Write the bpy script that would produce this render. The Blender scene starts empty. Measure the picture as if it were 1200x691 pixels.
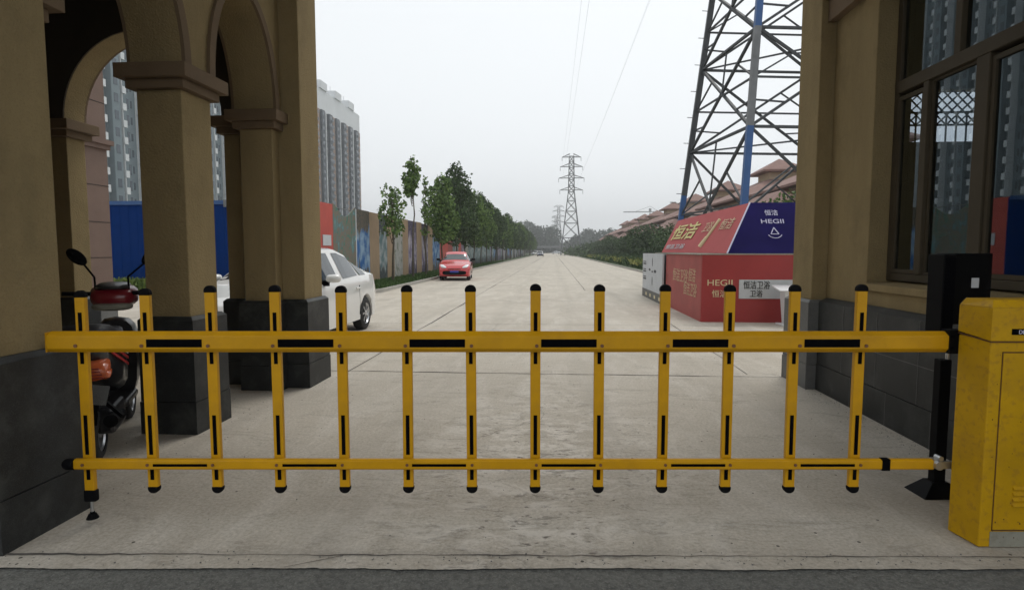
import bpy, bmesh, math, random
from mathutils import Vector, Matrix, noise
C = bpy.context.scene.collection
SC = bpy.context.scene
R = math.radians
PI = math.pi
YAW = R(4.027)

# ---------------------------------------------------------------- camera
cd = bpy.data.cameras.new('camera'); cam = bpy.data.objects.new('camera', cd); C.objects.link(cam)
cam.location = (0, 0, 1.55)
cam.rotation_euler = (PI/2 - R(4.331), 0, YAW)
cd.sensor_width = 36; cd.lens = 36*680/1200
cd.clip_start = 0.05; cd.clip_end = 6000
SC.camera = cam

# ---------------------------------------------------------------- sky, sun, exposure
w = bpy.data.worlds.new('World'); SC.world = w; w.use_nodes = True
nt = w.node_tree; nt.nodes.clear()
out = nt.nodes.new('ShaderNodeOutputWorld'); bg = nt.nodes.new('ShaderNodeBackground')
sky = nt.nodes.new('ShaderNodeTexSky'); sky.sky_type = 'NISHITA'; sky.sun_disc = False
SUN_EL, SUN_AZ = R(58), R(25)          # azimuth clockwise from +Y
sky.sun_elevation = SUN_EL; sky.sun_rotation = SUN_AZ; sky.air_density = 1.0; sky.dust_density = 3.0
hs = nt.nodes.new('ShaderNodeHueSaturation'); hs.inputs['Saturation'].default_value = 0.12
mx = nt.nodes.new('ShaderNodeMixRGB'); mx.inputs[0].default_value = 0.80
mx.inputs[2].default_value = (7.9, 8.25, 8.5, 1)
nt.links.new(sky.outputs[0], hs.inputs['Color']); nt.links.new(hs.outputs[0], mx.inputs[1])
nt.links.new(mx.outputs[0], bg.inputs[0]); nt.links.new(bg.outputs[0], out.inputs[0])
bg.inputs[1].default_value = 0.10
sd = bpy.data.lights.new('sun', 'SUN'); sun = bpy.data.objects.new('sun', sd); C.objects.link(sun)
sd.energy = 0.9; sd.angle = R(20); sd.color = (1, 0.96, 0.9)
dirv = Vector((math.sin(SUN_AZ)*math.cos(SUN_EL), math.cos(SUN_AZ)*math.cos(SUN_EL), math.sin(SUN_EL)))
sun.rotation_euler = dirv.to_track_quat('Z', 'Y').to_euler()
sun.location = (20, 10, 60)
vs = SC.view_settings; vs.view_transform = 'Standard'; vs.look = 'None'; vs.exposure = 0.42; vs.gamma = 1; vs.use_curve_mapping = False

# ---------------------------------------------------------------- materials
def mat(name, col, rough=0.7, metal=0.0, var=0.0, scale=3.0, bump=0.0, bscale=40.0, col2=None, spec=0.5,
        stretch=(1, 1, 1), detail=6, coat=0.0, speck=0.0, speck_scale=200, speck_col=(0.3, 0.3, 0.3), dirt=None, dirt_scale=1.2, dirt_amt=0.5):
    m = bpy.data.materials.new(name); m.use_nodes = True
    n = m.node_tree.nodes; l = m.node_tree.links; b = n['Principled BSDF']
    b.inputs['Roughness'].default_value = rough; b.inputs['Metallic'].default_value = metal
    b.inputs['Specular IOR Level'].default_value = spec; b.inputs['Coat Weight'].default_value = coat
    tc = n.new('ShaderNodeTexCoord'); mp = n.new('ShaderNodeMapping'); l.new(tc.outputs['Object'], mp.inputs[0])
    mp.inputs['Scale'].default_value = stretch
    c1 = col; c2 = col2 or tuple(x*(1-var) for x in col)
    nz = n.new('ShaderNodeTexNoise'); nz.inputs['Scale'].default_value = scale; nz.inputs['Detail'].default_value = detail
    nz.inputs['Roughness'].default_value = 0.65
    l.new(mp.outputs[0], nz.inputs['Vector'])
    cr = n.new('ShaderNodeValToRGB'); cr.color_ramp.elements[0].position = 0.32; cr.color_ramp.elements[1].position = 0.68
    cr.color_ramp.elements[0].color = (*c2, 1); cr.color_ramp.elements[1].color = (*c1, 1)
    l.new(nz.outputs[0], cr.inputs[0]); last = cr.outputs[0]
    if speck:
        s = n.new('ShaderNodeTexNoise'); s.inputs['Scale'].default_value = speck_scale; s.inputs['Detail'].default_value = 2
        l.new(tc.outputs['Object'], s.inputs['Vector'])
        r2 = n.new('ShaderNodeValToRGB'); r2.color_ramp.elements[0].position = 0.55; r2.color_ramp.elements[1].position = 0.68
        l.new(s.outputs[0], r2.inputs[0])
        mm = n.new('ShaderNodeMath'); mm.operation = 'MULTIPLY'; mm.inputs[1].default_value = speck; l.new(r2.outputs[0], mm.inputs[0])
        mixs = n.new('ShaderNodeMixRGB'); mixs.inputs[2].default_value = (*speck_col, 1)
        l.new(mm.outputs[0], mixs.inputs[0]); l.new(last, mixs.inputs[1]); last = mixs.outputs[0]
    if dirt:
        s = n.new('ShaderNodeTexNoise'); s.inputs['Scale'].default_value = dirt_scale; s.inputs['Detail'].default_value = 8; s.inputs['Roughness'].default_value = 0.7
        l.new(tc.outputs['Object'], s.inputs['Vector'])
        r2 = n.new('ShaderNodeValToRGB'); r2.color_ramp.elements[0].position = 0.5; r2.color_ramp.elements[1].position = 0.72
        l.new(s.outputs[0], r2.inputs[0])
        mm = n.new('ShaderNodeMath'); mm.operation = 'MULTIPLY'; mm.inputs[1].default_value = dirt_amt; l.new(r2.outputs[0], mm.inputs[0])
        mixs = n.new('ShaderNodeMixRGB'); mixs.inputs[2].default_value = (*dirt, 1)
        l.new(mm.outputs[0], mixs.inputs[0]); l.new(last, mixs.inputs[1]); last = mixs.outputs[0]
    l.new(last, b.inputs['Base Color'])
    if bump:
        bz = n.new('ShaderNodeTexNoise'); bz.inputs['Scale'].default_value = bscale; bz.inputs['Detail'].default_value = 5
        l.new(tc.outputs['Object'], bz.inputs['Vector'])
        bp = n.new('ShaderNodeBump'); bp.inputs['Strength'].default_value = bump; bp.inputs['Distance'].default_value = 0.01
        l.new(bz.outputs[0], bp.inputs['Height']); l.new(bp.outputs[0], b.inputs['Normal'])
    return m

M = {}
M['stucco'] = mat('tan_stucco', (.315, .24, .122), .95, spec=.2, var=.2, scale=2.2, bump=.9, bscale=60, stretch=(1.5, 1.5, .4), speck=.3, speck_scale=95, speck_col=(.20, .145, .07), dirt=(.175, .135, .07), dirt_scale=1.7, dirt_amt=.6)
M['stucco_band'] = mat('brown_stucco', (.17, .115, .065), .9, var=.2, scale=2.5, bump=.35, bscale=90)
M['granite'] = mat('dark_granite', (.024, .026, .026), .5, spec=.35, var=.5, scale=5, speck=.35, speck_scale=260, speck_col=(.10, .105, .10), dirt=(.085, .088, .08), dirt_scale=2.5, dirt_amt=.5)
M['granite_grey'] = mat('grey_granite', (.13, .132, .128), .55, var=.3, scale=5, speck=.4, speck_scale=240, speck_col=(.28, .28, .27))
M['clad'] = mat('pink_stone_cladding', (.175, .115, .09), .75, var=.2, scale=1.3, bump=.2)
M['clad_joint'] = mat('dark_joint', (.04, .028, .022), .9)
M['yellow'] = mat('yellow_paint', (.64, .325, .003), .42, var=.18, scale=4, spec=.3, dirt=(.40, .20, .02), dirt_scale=5, dirt_amt=.35)
M['yellow_box'] = mat('worn_yellow_paint', (.58, .325, .002), .5, spec=.25, var=.22, scale=3, dirt=(.32, .17, .02), dirt_scale=4, dirt_amt=.5, speck=.5, speck_scale=34, speck_col=(.33, .17, .02))
M['black_tape'] = mat('black_tape', (.002, .002, .003), .8, spec=.04)
M['black_rubber'] = mat('black_rubber', (.003, .003, .004), .7, var=.3, spec=.1)
M['black_metal'] = mat('black_metal', (.003, .003, .0035), .6, var=.3, spec=.1)
M['bolt'] = mat('bolt_rust', (.22, .10, .05), .6, metal=.2, var=.4, scale=60)
M['steel'] = mat('steel', (.5, .5, .5), .35, metal=.9)
M['rust_seam'] = mat('rusty_seam', (.13, .055, .015), .9, var=.4, scale=20)
M['grey_worn'] = mat('grey_worn_metal', (.34, .33, .27), .6, var=.35, scale=9, dirt=(.1, .08, .05), dirt_scale=18, dirt_amt=.6)
M['bronze'] = mat('brown_window_frame', (.075, .06, .038), .7, spec=.2, var=.2)
M['hoard_blue'] = mat('blue_hoarding', (.001, .028, .15), .9, spec=.05, var=.15)
M['hoard_red'] = mat('red_banner', (.50, .075, .055), .6, var=.2, scale=1.2)
M['red_board'] = mat('deep_red_board', (.36, .035, .035), .55, var=.18, scale=1.2)
M['red_board_side'] = mat('faded_red_board', (.40, .085, .075), .6, var=.25, scale=1.5)
M['navy'] = mat('navy_banner', (.018, .013, .105), .8, spec=.08, var=.35, scale=.7)
M['pink_red'] = mat('pink_red_banner', (.42, .10, .10), .8, spec=.15, var=.12, scale=1)
M['white'] = mat('white_paint', (.75, .76, .77), .45, var=.06)
M['white_dirty'] = mat('off_white_board', (.56, .58, .60), .6, var=.15)
M['cream'] = mat('cream_lettering', (.72, .62, .38), .6)
M['faded_cream'] = mat('faded_lettering', (.64, .46, .30), .7, var=.3, scale=9)
M['gold'] = mat('yellow_lettering', (.62, .53, .2), .6, var=.2, scale=6)
M['lilac'] = mat('pale_lettering', (.62, .60, .75), .6)
M['ink'] = mat('black_lettering', (.02, .02, .02), .6)
M['tan_banner'] = mat('tan_banner', (.33, .235, .14), .7, var=.2, scale=2)
M['grass'] = mat('grass_green', (.065, .105, .03), .9, var=.5, scale=3, bump=.5, bscale=30)
M['kerb'] = mat('kerb_concrete', (.42, .40, .36), .85, var=.25, scale=3)
M['tyre'] = mat('tyre_rubber', (.018, .018, .019), .8, var=.3)
M['rim'] = mat('alloy_rim', (.55, .56, .58), .3, metal=.85)
M['white_car'] = mat('white_car_paint', (.78, .78, .76), .22, coat=.8)
M['red_car'] = mat('red_car_paint', (.55, .035, .04), .22, coat=.8)
M['dark_car'] = mat('dark_car_paint', (.03, .035, .05), .25, coat=.8)
M['silver_car'] = mat('silver_car_paint', (.55, .57, .6), .25, coat=.8)
M['car_glass'] = mat('car_window_glass', (.03, .04, .045), .05, spec=1.0)
M['light_glass'] = mat('lamp_lens', (.75, .78, .8), .1)
M['plate_blue'] = mat('blue_number_plate', (.02, .05, .35), .4)
M['pylon'] = mat('dark_galvanised_steel', (.055, .06, .065), .6, var=.4, scale=2)
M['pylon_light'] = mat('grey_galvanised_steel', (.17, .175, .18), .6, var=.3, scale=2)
M['pylon_blue'] = mat('blue_painted_steel', (.02, .085, .25), .5, var=.2, scale=2)
M['tower_grey'] = mat('blue_grey_render', (.035, .052, .066), .85, var=.12, scale=.3)
M['tower_light'] = mat('pale_blue_render', (.17, .215, .235), .85, var=.1, scale=.3)
M['tower_white'] = mat('white_render', (.66, .68, .69), .85, var=.1, scale=.2)
M['tower_brown'] = mat('brown_render', (.26, .17, .12), .85, var=.1, scale=.3)
M['win_dark'] = mat('dark_window_glass', (.05, .07, .09), .15)
M['tile'] = mat('terracotta_tile', (.25, .145, .12), .85, var=.3, scale=1.2)
M['villa'] = mat('villa_render', (.48, .36, .24), .85, var=.2, scale=.6)
M['bark'] = mat('bark', (.12, .10, .07), .95, var=.4, scale=6)
M['seat_black'] = mat('black_seat_vinyl', (.02, .02, .022), .5)
M['scooter_red'] = mat('dark_red_scooter_plastic', (.20, .012, .02), .3, coat=.5)
M['scooter_black'] = mat('black_scooter_plastic', (.015, .015, .018), .35, coat=.3)
M['stripe_red'] = mat('red_decal', (.45, .04, .04), .4)
M['orange_lens'] = mat('orange_lens', (.60, .13, .045), .25, coat=.5)
M['interior'] = mat('room_interior', (.10, .10, .095), .9)
M['ceiling'] = mat('porch_ceiling', (.05, .038, .024), .95, var=.2)  # porch ceiling colour, reused to paint shade on the far end wall

def leaf_mat(name, a, b):
    m = bpy.data.materials.new(name); m.use_nodes = True
    n = m.node_tree.nodes; l = m.node_tree.links; p = n['Principled BSDF']
    p.inputs['Roughness'].default_value = .6; p.inputs['Specular IOR Level'].default_value = .25
    g = n.new('ShaderNodeNewGeometry'); cr = n.new('ShaderNodeValToRGB')
    cr.color_ramp.elements[0].color = (*a, 1); cr.color_ramp.elements[1].color = (*b, 1)
    l.new(g.outputs['Random Per Island'], cr.inputs[0]); l.new(cr.outputs[0], p.inputs['Base Color'])
    return m
M['leaf'] = leaf_mat('tree_leaves', (.045, .09, .022), (.17, .26, .07))
M['leaf_dark'] = leaf_mat('dark_evergreen_leaves', (.025, .05, .02), (.09, .14, .05))
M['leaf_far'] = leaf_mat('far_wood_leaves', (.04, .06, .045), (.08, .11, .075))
M['leaf_bright'] = leaf_mat('shrub_leaves', (.07, .13, .03), (.22, .27, .06))
M['flower'] = leaf_mat('yellow_shrub_leaves', (.13, .17, .04), (.34, .32, .10))
M['blade'] = leaf_mat('grass_blades', (.03, .07, .015), (.09, .15, .04))

def glass_mat():
    m = bpy.data.materials.new('window_glass'); m.use_nodes = True
    n = m.node_tree.nodes; l = m.node_tree.links; n.remove(n['Principled BSDF'])
    o = n['Material Output']; t = n.new('ShaderNodeBsdfTransparent'); t.inputs[0].default_value = (.42, .48, .54, 1)
    g = n.new('ShaderNodeBsdfGlossy'); g.inputs['Roughness'].default_value = .01; g.inputs[0].default_value = (.85, .95, 1, 1)
    fr = n.new('ShaderNodeFresnel'); fr.inputs[0].default_value = 2.5
    nz = n.new('ShaderNodeTexNoise'); nz.inputs['Scale'].default_value = 1.1; bp = n.new('ShaderNodeBump'); bp.inputs['Strength'].default_value = .02; bp.inputs['Distance'].default_value = .02
    tc = n.new('ShaderNodeTexCoord'); l.new(tc.outputs['Object'], nz.inputs['Vector']); l.new(nz.outputs[0], bp.inputs['Height']); l.new(bp.outputs[0], g.inputs['Normal'])
    mi = n.new('ShaderNodeMixShader'); l.new(fr.outputs[0], mi.inputs[0]); l.new(t.outputs[0], mi.inputs[1]); l.new(g.outputs[0], mi.inputs[2]); l.new(mi.outputs[0], o.inputs[0])
    return m
M['glass'] = glass_mat()

def picture_mat(i, cols):
    m = bpy.data.materials.new('printed_banner_picture'); m.use_nodes = True
    n = m.node_tree.nodes; l = m.node_tree.links; b = n['Principled BSDF']; b.inputs['Roughness'].default_value = .55
    tc = n.new('ShaderNodeTexCoord'); mp = n.new('ShaderNodeMapping'); mp.inputs['Location'].default_value = (i*3.1, i*1.7, i*2.3)
    l.new(tc.outputs['Object'], mp.inputs[0]); mp.inputs['Scale'].default_value = (1, 1.2, .9)
    nz = n.new('ShaderNodeTexNoise'); nz.inputs['Scale'].default_value = 1.6; nz.inputs['Detail'].default_value = 9; nz.inputs['Roughness'].default_value = .72; nz.inputs['Distortion'].default_value = .8
    l.new(mp.outputs[0], nz.inputs['Vector'])
    cr = n.new('ShaderNodeValToRGB'); e = cr.color_ramp.elements
    e[0].position = .33; e[1].position = .66; e[0].color = (*cols[0], 1); e[1].color = (*cols[-1], 1)
    for k, c in enumerate(cols[1:-1]):
        x = e.new(.33 + .33*(k+1)/(len(cols)-1)); x.color = (*c, 1)
    l.new(nz.outputs[0], cr.inputs[0]); l.new(cr.outputs[0], b.inputs['Base Color'])
    return m
PIC = [picture_mat(1, [(.015, .075, .06), (.04, .18, .14), (.20, .13, .09), (.05, .18, .19), (.28, .38, .38)]),
       picture_mat(2, [(.02, .05, .16), (.05, .16, .34), (.05, .06, .06), (.30, .42, .55)]),
       picture_mat(3, [(.05, .08, .08), (.22, .25, .25), (.06, .11, .14), (.42, .43, .44)]),
       picture_mat(4, [(.08, .06, .13), (.22, .20, .27), (.36, .34, .36), (.10, .11, .17)]),
       picture_mat(5, [(.06, .09, .06), (.20, .22, .17), (.40, .40, .38), (.10, .13, .14)])]

def concrete_mat(name, base, dark, light, rough_patch=True):
    m = bpy.data.materials.new(name); m.use_nodes = True
    n = m.node_tree.nodes; l = m.node_tree.links; b = n['Principled BSDF']; b.inputs['Roughness'].default_value = .85; b.inputs['Specular IOR Level'].default_value = .3
    tc = n.new('ShaderNodeTexCoord')
    def nz(scale, det=8, rough=.65, st=(1, 1, 1), dist=0):
        mp = n.new('ShaderNodeMapping'); mp.inputs['Scale'].default_value = st; l.new(tc.outputs['Object'], mp.inputs[0])
        x = n.new('ShaderNodeTexNoise'); x.inputs['Scale'].default_value = scale; x.inputs['Detail'].default_value = det; x.inputs['Roughness'].default_value = rough; x.inputs['Distortion'].default_value = dist
        l.new(mp.outputs[0], x.inputs['Vector']); return x.outputs[0]
    def ramp(o, p0, p1, c0, c1):
        r = n.new('ShaderNodeValToRGB'); r.color_ramp.elements[0].position = p0; r.color_ramp.elements[1].position = p1
        r.color_ramp.elements[0].color = (*c0, 1); r.color_ramp.elements[1].color = (*c1, 1); l.new(o, r.inputs[0]); return r.outputs[0]
    def mix(f, a, c, mode='MIX', k=None):
        x = n.new('ShaderNodeMixRGB'); x.blend_type = mode
        if k is None: l.new(f, x.inputs[0])
        else: x.inputs[0].default_value = k
        l.new(a, x.inputs[1])
        if isinstance(c, tuple): x.inputs[2].default_value = (*c, 1)
        else: l.new(c, x.inputs[2])
        return x.outputs[0]
    col = ramp(nz(.45, 8, .6), .3, .7, dark, base)
    Wt, Bk = (1, 1, 1), (0, 0, 0)
    col = mix(ramp(nz(.9, 10, .75, (2.6, .7, 1), .5), .48, .66, Bk, (.75, .75, .75)), col, light)      # broom streaks
    col = mix(ramp(nz(2.4, 10, .8, (.6, 1.8, 1), 1.2), .54, .62, Bk, (.65, .65, .65)), col, tuple(x*.78 for x in dark))   # scuffs
    col = mix(ramp(nz(30, 4, .7), .35, .7, (.82, .82, .82), (1.08, 1.08, 1.08)), col, col, 'MIX', 0)
    g = ramp(nz(45, 6, .75), .3, .7, (.70, .69, .66), (1.2, 1.2, 1.2)); col = mix(None, col, g, 'MULTIPLY', 1.0)
    v = n.new('ShaderNodeTexVoronoi'); v.inputs['Scale'].default_value = 5.5; l.new(tc.outputs['Object'], v.inputs['Vector'])
    vd = n.new('ShaderNodeMath'); vd.operation = 'LESS_THAN'; vd.inputs[1].default_value = .05; l.new(v.outputs['Distance'], vd.inputs[0])
    col = mix(vd.outputs[0], col, (.10, .09, .075))                                                   # pits
    if rough_patch:   # worn, scaled surface in the middle of the drive
        g = n.new('ShaderNodeVectorMath'); g.operation = 'DISTANCE'
        mp = n.new('ShaderNodeMapping'); mp.inputs['Scale'].default_value = (1, .42, 1); l.new(tc.outputs['Object'], mp.inputs[0])
        l.new(mp.outputs[0], g.inputs[0]); g.inputs[1].default_value = (-.05, 1.75, 0)
        fa = n.new('ShaderNodeMapRange'); fa.inputs[1].default_value = 1.5; fa.inputs[2].default_value = .1; l.new(g.outputs['Value'], fa.inputs[0])
        sc = ramp(nz(4.2, 12, .8, (.7, 1.2, 1), .6), .50, .56, Bk, Wt)
        mu = n.new('ShaderNodeMath'); mu.operation = 'MULTIPLY'; l.new(fa.outputs[0], mu.inputs[0]); l.new(sc, mu.inputs[1])
        mu2 = n.new('ShaderNodeMath'); mu2.operation = 'MULTIPLY'; l.new(mu.outputs[0], mu2.inputs[0]); mu2.inputs[1].default_value = .85
        col = mix(mu2.outputs[0], col, tuple(x*1.1 for x in light))
        sc2 = ramp(nz(6.5, 12, .8, (.6, 1.5, 1), .9), .55, .60, Bk, Wt)
        mu = n.new('ShaderNodeMath'); mu.operation = 'MULTIPLY'; l.new(fa.outputs[0], mu.inputs[0]); l.new(sc2, mu.inputs[1])
        mu2 = n.new('ShaderNodeMath'); mu2.operation = 'MULTIPLY'; l.new(mu.outputs[0], mu2.inputs[0]); mu2.inputs[1].default_value = .8
        col = mix(mu2.outputs[0], col, tuple(x*.42 for x in dark))
    if rough_patch:
        pit = ramp(nz(19, 5, .6, (.6, 1.3, 1)), .60, .66, Bk, Wt); cl_ = ramp(nz(2.2, 4, .6), .42, .55, Bk, Wt)
        m1 = n.new('ShaderNodeMath'); m1.operation = 'MULTIPLY'; l.new(pit, m1.inputs[0]); l.new(fa.outputs[0], m1.inputs[1])
        m2 = n.new('ShaderNodeMath'); m2.operation = 'MULTIPLY'; l.new(m1.outputs[0], m2.inputs[0]); l.new(cl_, m2.inputs[1])
        m3 = n.new('ShaderNodeMath'); m3.operation = 'MULTIPLY'; l.new(m2.outputs[0], m3.inputs[0]); m3.inputs[1].default_value = 1.3; m3.use_clamp = True
        col = mix(m3.outputs[0], col, (.15, .13, .11))
    sx = n.new('ShaderNodeSeparateXYZ'); l.new(tc.outputs['Object'], sx.inputs[0])
    wv = n.new('ShaderNodeMath'); wv.operation = 'SINE'; ml = n.new('ShaderNodeMath'); ml.operation = 'MULTIPLY'; ml.inputs[1].default_value = 3.7
    l.new(sx.outputs[0], ml.inputs[0]); l.new(ml.outputs[0], wv.inputs[0])
    tr_ = ramp(wv.outputs[0], .55, 1.0, Bk, (.5, .5, .5)); nt2 = ramp(nz(1.1, 8, .7, (2, .12, 1)), .4, .62, Bk, Wt)
    mt = n.new('ShaderNodeMath'); mt.operation = 'MULTIPLY'; l.new(tr_, mt.inputs[0]); l.new(nt2, mt.inputs[1])
    col = mix(mt.outputs[0], col, tuple(x*.82 for x in dark))
    l.new(col, b.inputs['Base Color'])
    bp = n.new('ShaderNodeBump'); bp.inputs['Strength'].default_value = .7; bp.inputs['Distance'].default_value = .006
    l.new(nz(22, 10, .75), bp.inputs['Height']); l.new(bp.outputs[0], b.inputs['Normal'])
    return m
def skyline_mat(seed, skyc, cloud, bld, bld2):
    m = bpy.data.materials.new('printed_building_picture'); m.use_nodes = True
    n = m.node_tree.nodes; l = m.node_tree.links; b = n['Principled BSDF']; b.inputs['Roughness'].default_value = .7; b.inputs['Specular IOR Level'].default_value = .2
    tc = n.new('ShaderNodeTexCoord'); sx = n.new('ShaderNodeSeparateXYZ'); l.new(tc.outputs['Object'], sx.inputs[0])
    cb_ = n.new('ShaderNodeCombineXYZ'); l.new(sx.outputs[1], cb_.inputs[0]); l.new(sx.outputs[2], cb_.inputs[1]); cb_.inputs[2].default_value = seed
    def rp(o, a, c, c0, c1):
        x = n.new('ShaderNodeValToRGB'); x.color_ramp.elements[0].position = a; x.color_ramp.elements[1].position = c; x.color_ramp.elements[0].color = (*c0, 1); x.color_ramp.elements[1].color = (*c1, 1); l.new(o, x.inputs[0]); return x.outputs[0]
    nz = n.new('ShaderNodeTexNoise'); nz.inputs['Scale'].default_value = 2.2; nz.inputs['Detail'].default_value = 8; l.new(cb_.outputs[0], nz.inputs['Vector'])
    skyo = rp(nz.outputs[0], .4, .65, skyc, cloud)
    br_ = n.new('ShaderNodeTexBrick'); br_.inputs['Scale'].default_value = 5; br_.inputs['Color1'].default_value = (*bld, 1); br_.inputs['Color2'].default_value = (*bld2, 1); br_.inputs['Mortar'].default_value = (*[x*.35 for x in bld], 1); br_.inputs['Mortar Size'].default_value = .05
    l.new(cb_.outputs[0], br_.inputs['Vector'])
    st = n.new('ShaderNodeTexNoise'); st.noise_dimensions = '1D'; st.inputs['Scale'].default_value = 3.1; st.inputs['Detail'].default_value = 6; l.new(sx.outputs[1], st.inputs['W'])
    zf = n.new('ShaderNodeMath'); zf.operation = 'PINGPONG'; zf.inputs[1].default_value = 1.58; l.new(sx.outputs[2], zf.inputs[0])
    ma = n.new('ShaderNodeMath'); ma.operation = 'MULTIPLY_ADD'; ma.inputs[1].default_value = 2.4; ma.inputs[2].default_value = -.45; l.new(st.outputs[0], ma.inputs[0])
    lt_ = n.new('ShaderNodeMath'); lt_.operation = 'LESS_THAN'; l.new(zf.outputs[0], lt_.inputs[0]); l.new(ma.outputs[0], lt_.inputs[1])
    mi = n.new('ShaderNodeMixRGB'); l.new(lt_.outputs[0], mi.inputs[0]); l.new(skyo, mi.inputs[1]); l.new(br_.outputs[0], mi.inputs[2])
    l.new(mi.outputs[0], b.inputs['Base Color']); return m
PIC[1] = skyline_mat(1, (.03, .12, .32), (.28, .40, .52), (.10, .10, .09), (.22, .18, .13))
PIC[2] = skyline_mat(4, (.10, .17, .18), (.35, .38, .38), (.05, .07, .08), (.16, .18, .16))
PIC[3] = skyline_mat(7, (.16, .14, .22), (.40, .38, .42), (.07, .06, .11), (.22, .19, .25))
M['concrete'] = concrete_mat('concrete_paving', (.54, .495, .425), (.43, .39, .33), (.60, .56, .50))
M['asphalt'] = mat('asphalt', (.19, .19, .172), .9, var=.55, scale=38, speck=.5, speck_scale=90, speck_col=(.28, .28, .26), bump=1.0, bscale=70, dirt=(.10, .10, .095), dirt_scale=1.5, dirt_amt=.5)
M['joint'] = mat('joint_filler', (.10, .09, .08), .9, var=.4, scale=8)
M['earth'] = mat('earth_and_grass', (.11, .12, .06), .95, var=.4, scale=.3)

# ---------------------------------------------------------------- helpers
def tag(o, label=None, cat=None, group=None, kind=None):
    if label: o['label'] = label
    if cat: o['category'] = cat
    if group: o['group'] = group
    if kind: o['kind'] = kind
    return o
def thing(name, label, cat, loc=(0, 0, 0), rz=0, group=None):
    o = bpy.data.objects.new(name, None); C.objects.link(o); o.location = loc; o.rotation_euler = (0, 0, rz)
    o.empty_display_size = .1
    return tag(o, label, cat, group)
class MB:
    def __init__(s): s.bm = bmesh.new()
    def box(s, x0, x1, y0, y1, z0, z1):
        v = [s.bm.verts.new((x, y, z)) for x in (x0, x1) for y in (y0, y1) for z in (z0, z1)]
        for f in ((0, 1, 3, 2), (4, 6, 7, 5), (0, 4, 5, 1), (2, 3, 7, 6), (0, 2, 6, 4), (1, 5, 7, 3)): s.bm.faces.new([v[i] for i in f])
        return s
    def hexa(s, pts):      # 8 points: bottom four, top four (same order)
        v = [s.bm.verts.new(p) for p in pts]
        for f in ((3, 2, 1, 0), (4, 5, 6, 7), (0, 1, 5, 4), (1, 2, 6, 5), (2, 3, 7, 6), (3, 0, 4, 7)): s.bm.faces.new([v[i] for i in f])
        return s
    def prism(s, pts, axis, a, b):   # pts in the two other axes (in xyz order)
        def P(p, c):
            return {'x': (c, p[0], p[1]), 'y': (p[0], c, p[1]), 'z': (p[0], p[1], c)}[axis]
        A = [s.bm.verts.new(P(p, a)) for p in pts]; B = [s.bm.verts.new(P(p, b)) for p in pts]
        s.bm.faces.new(A); s.bm.faces.new(B[::-1])
        for i in range(len(pts)):
            j = (i+1) % len(pts); s.bm.faces.new((A[i], B[i], B[j], A[j]))
        return s
    def cyl(s, p0, p1, r0, r1=None, n=10, cap=True):
        r1 = r0 if r1 is None else r1
        p0 = Vector(p0); p1 = Vector(p1); d = (p1-p0).normalized()
        u = d.orthogonal().normalized(); v = d.cross(u)
        A = []; B = []
        for i in range(n):
            t = 2*PI*i/n; k = u*math.cos(t)+v*math.sin(t)
            A.append(s.bm.verts.new(p0+k*r0)); B.append(s.bm.verts.new(p1+k*r1))
        for i in range(n):
            j = (i+1) % n; s.bm.faces.new((A[i], A[j], B[j], B[i]))
        if cap: s.bm.faces.new(A[::-1]); s.bm.faces.new(B)
        return s
    def bar(s, p0, p1, wd): return s.cyl(p0, p1, wd*.7071, n=4)
    def ball(s, c, r, sc=(1, 1, 1), n=12, rot=None):
        m = Matrix.Translation(c) @ (rot or Matrix()) @ Matrix.Diagonal((*[r*k for k in sc], 1))
        bmesh.ops.create_uvsphere(s.bm, u_segments=n, v_segments=max(6, n//2), radius=1, matrix=m); return s
    def lathe(s, prof, c=(0, 0, 0), axis='x', n=24):   # prof: (along, radius)
        rings = []
        for a, r in prof:
            ring = []
            for i in range(n):
                t = 2*PI*i/n; p = {'x': (a, r*math.cos(t), r*math.sin(t)), 'z': (r*math.cos(t), r*math.sin(t), a), 'y': (r*math.cos(t), a, r*math.sin(t))}[axis]
                ring.append(s.bm.verts.new(Vector(p)+Vector(c)))
            rings.append(ring)
        for A, B in zip(rings, rings[1:]):
            for i in range(n):
                j = (i+1) % n; s.bm.faces.new((A[i], A[j], B[j], B[i]))
        return s
    def quad(s, *pts): s.bm.faces.new([s.bm.verts.new(p) for p in pts]); return s
    def build(s, name, m, parent=None, smooth=None, bevel=0, segs=2, loc=None, rot=None):
        bmesh.ops.recalc_face_normals(s.bm, faces=s.bm.faces[:])
        me = bpy.data.meshes.new(name); s.bm.to_mesh(me); s.bm.free()
        me.materials.append(M[m] if isinstance(m, str) else m)
        if smooth:
            for p in me.polygons: p.use_smooth = True
            me.set_sharp_from_angle(angle=R(smooth))
        o = bpy.data.objects.new(name, me); C.objects.link(o)
        if parent: o.parent = parent
        if loc: o.location = loc
        if rot: o.rotation_euler = rot
        if bevel:
            b = o.modifiers.new('bevel', 'BEVEL'); b.width = bevel; b.segments = segs; b.limit_method = 'ANGLE'; b.angle_limit = R(40)
        return o
def copy_tree(o, parent=None):
    c = o.copy(); C.objects.link(c); c.parent = parent
    for ch in [x for x in C.objects if x.parent == o and x != c]: copy_tree(ch, c)
    return c
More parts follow.
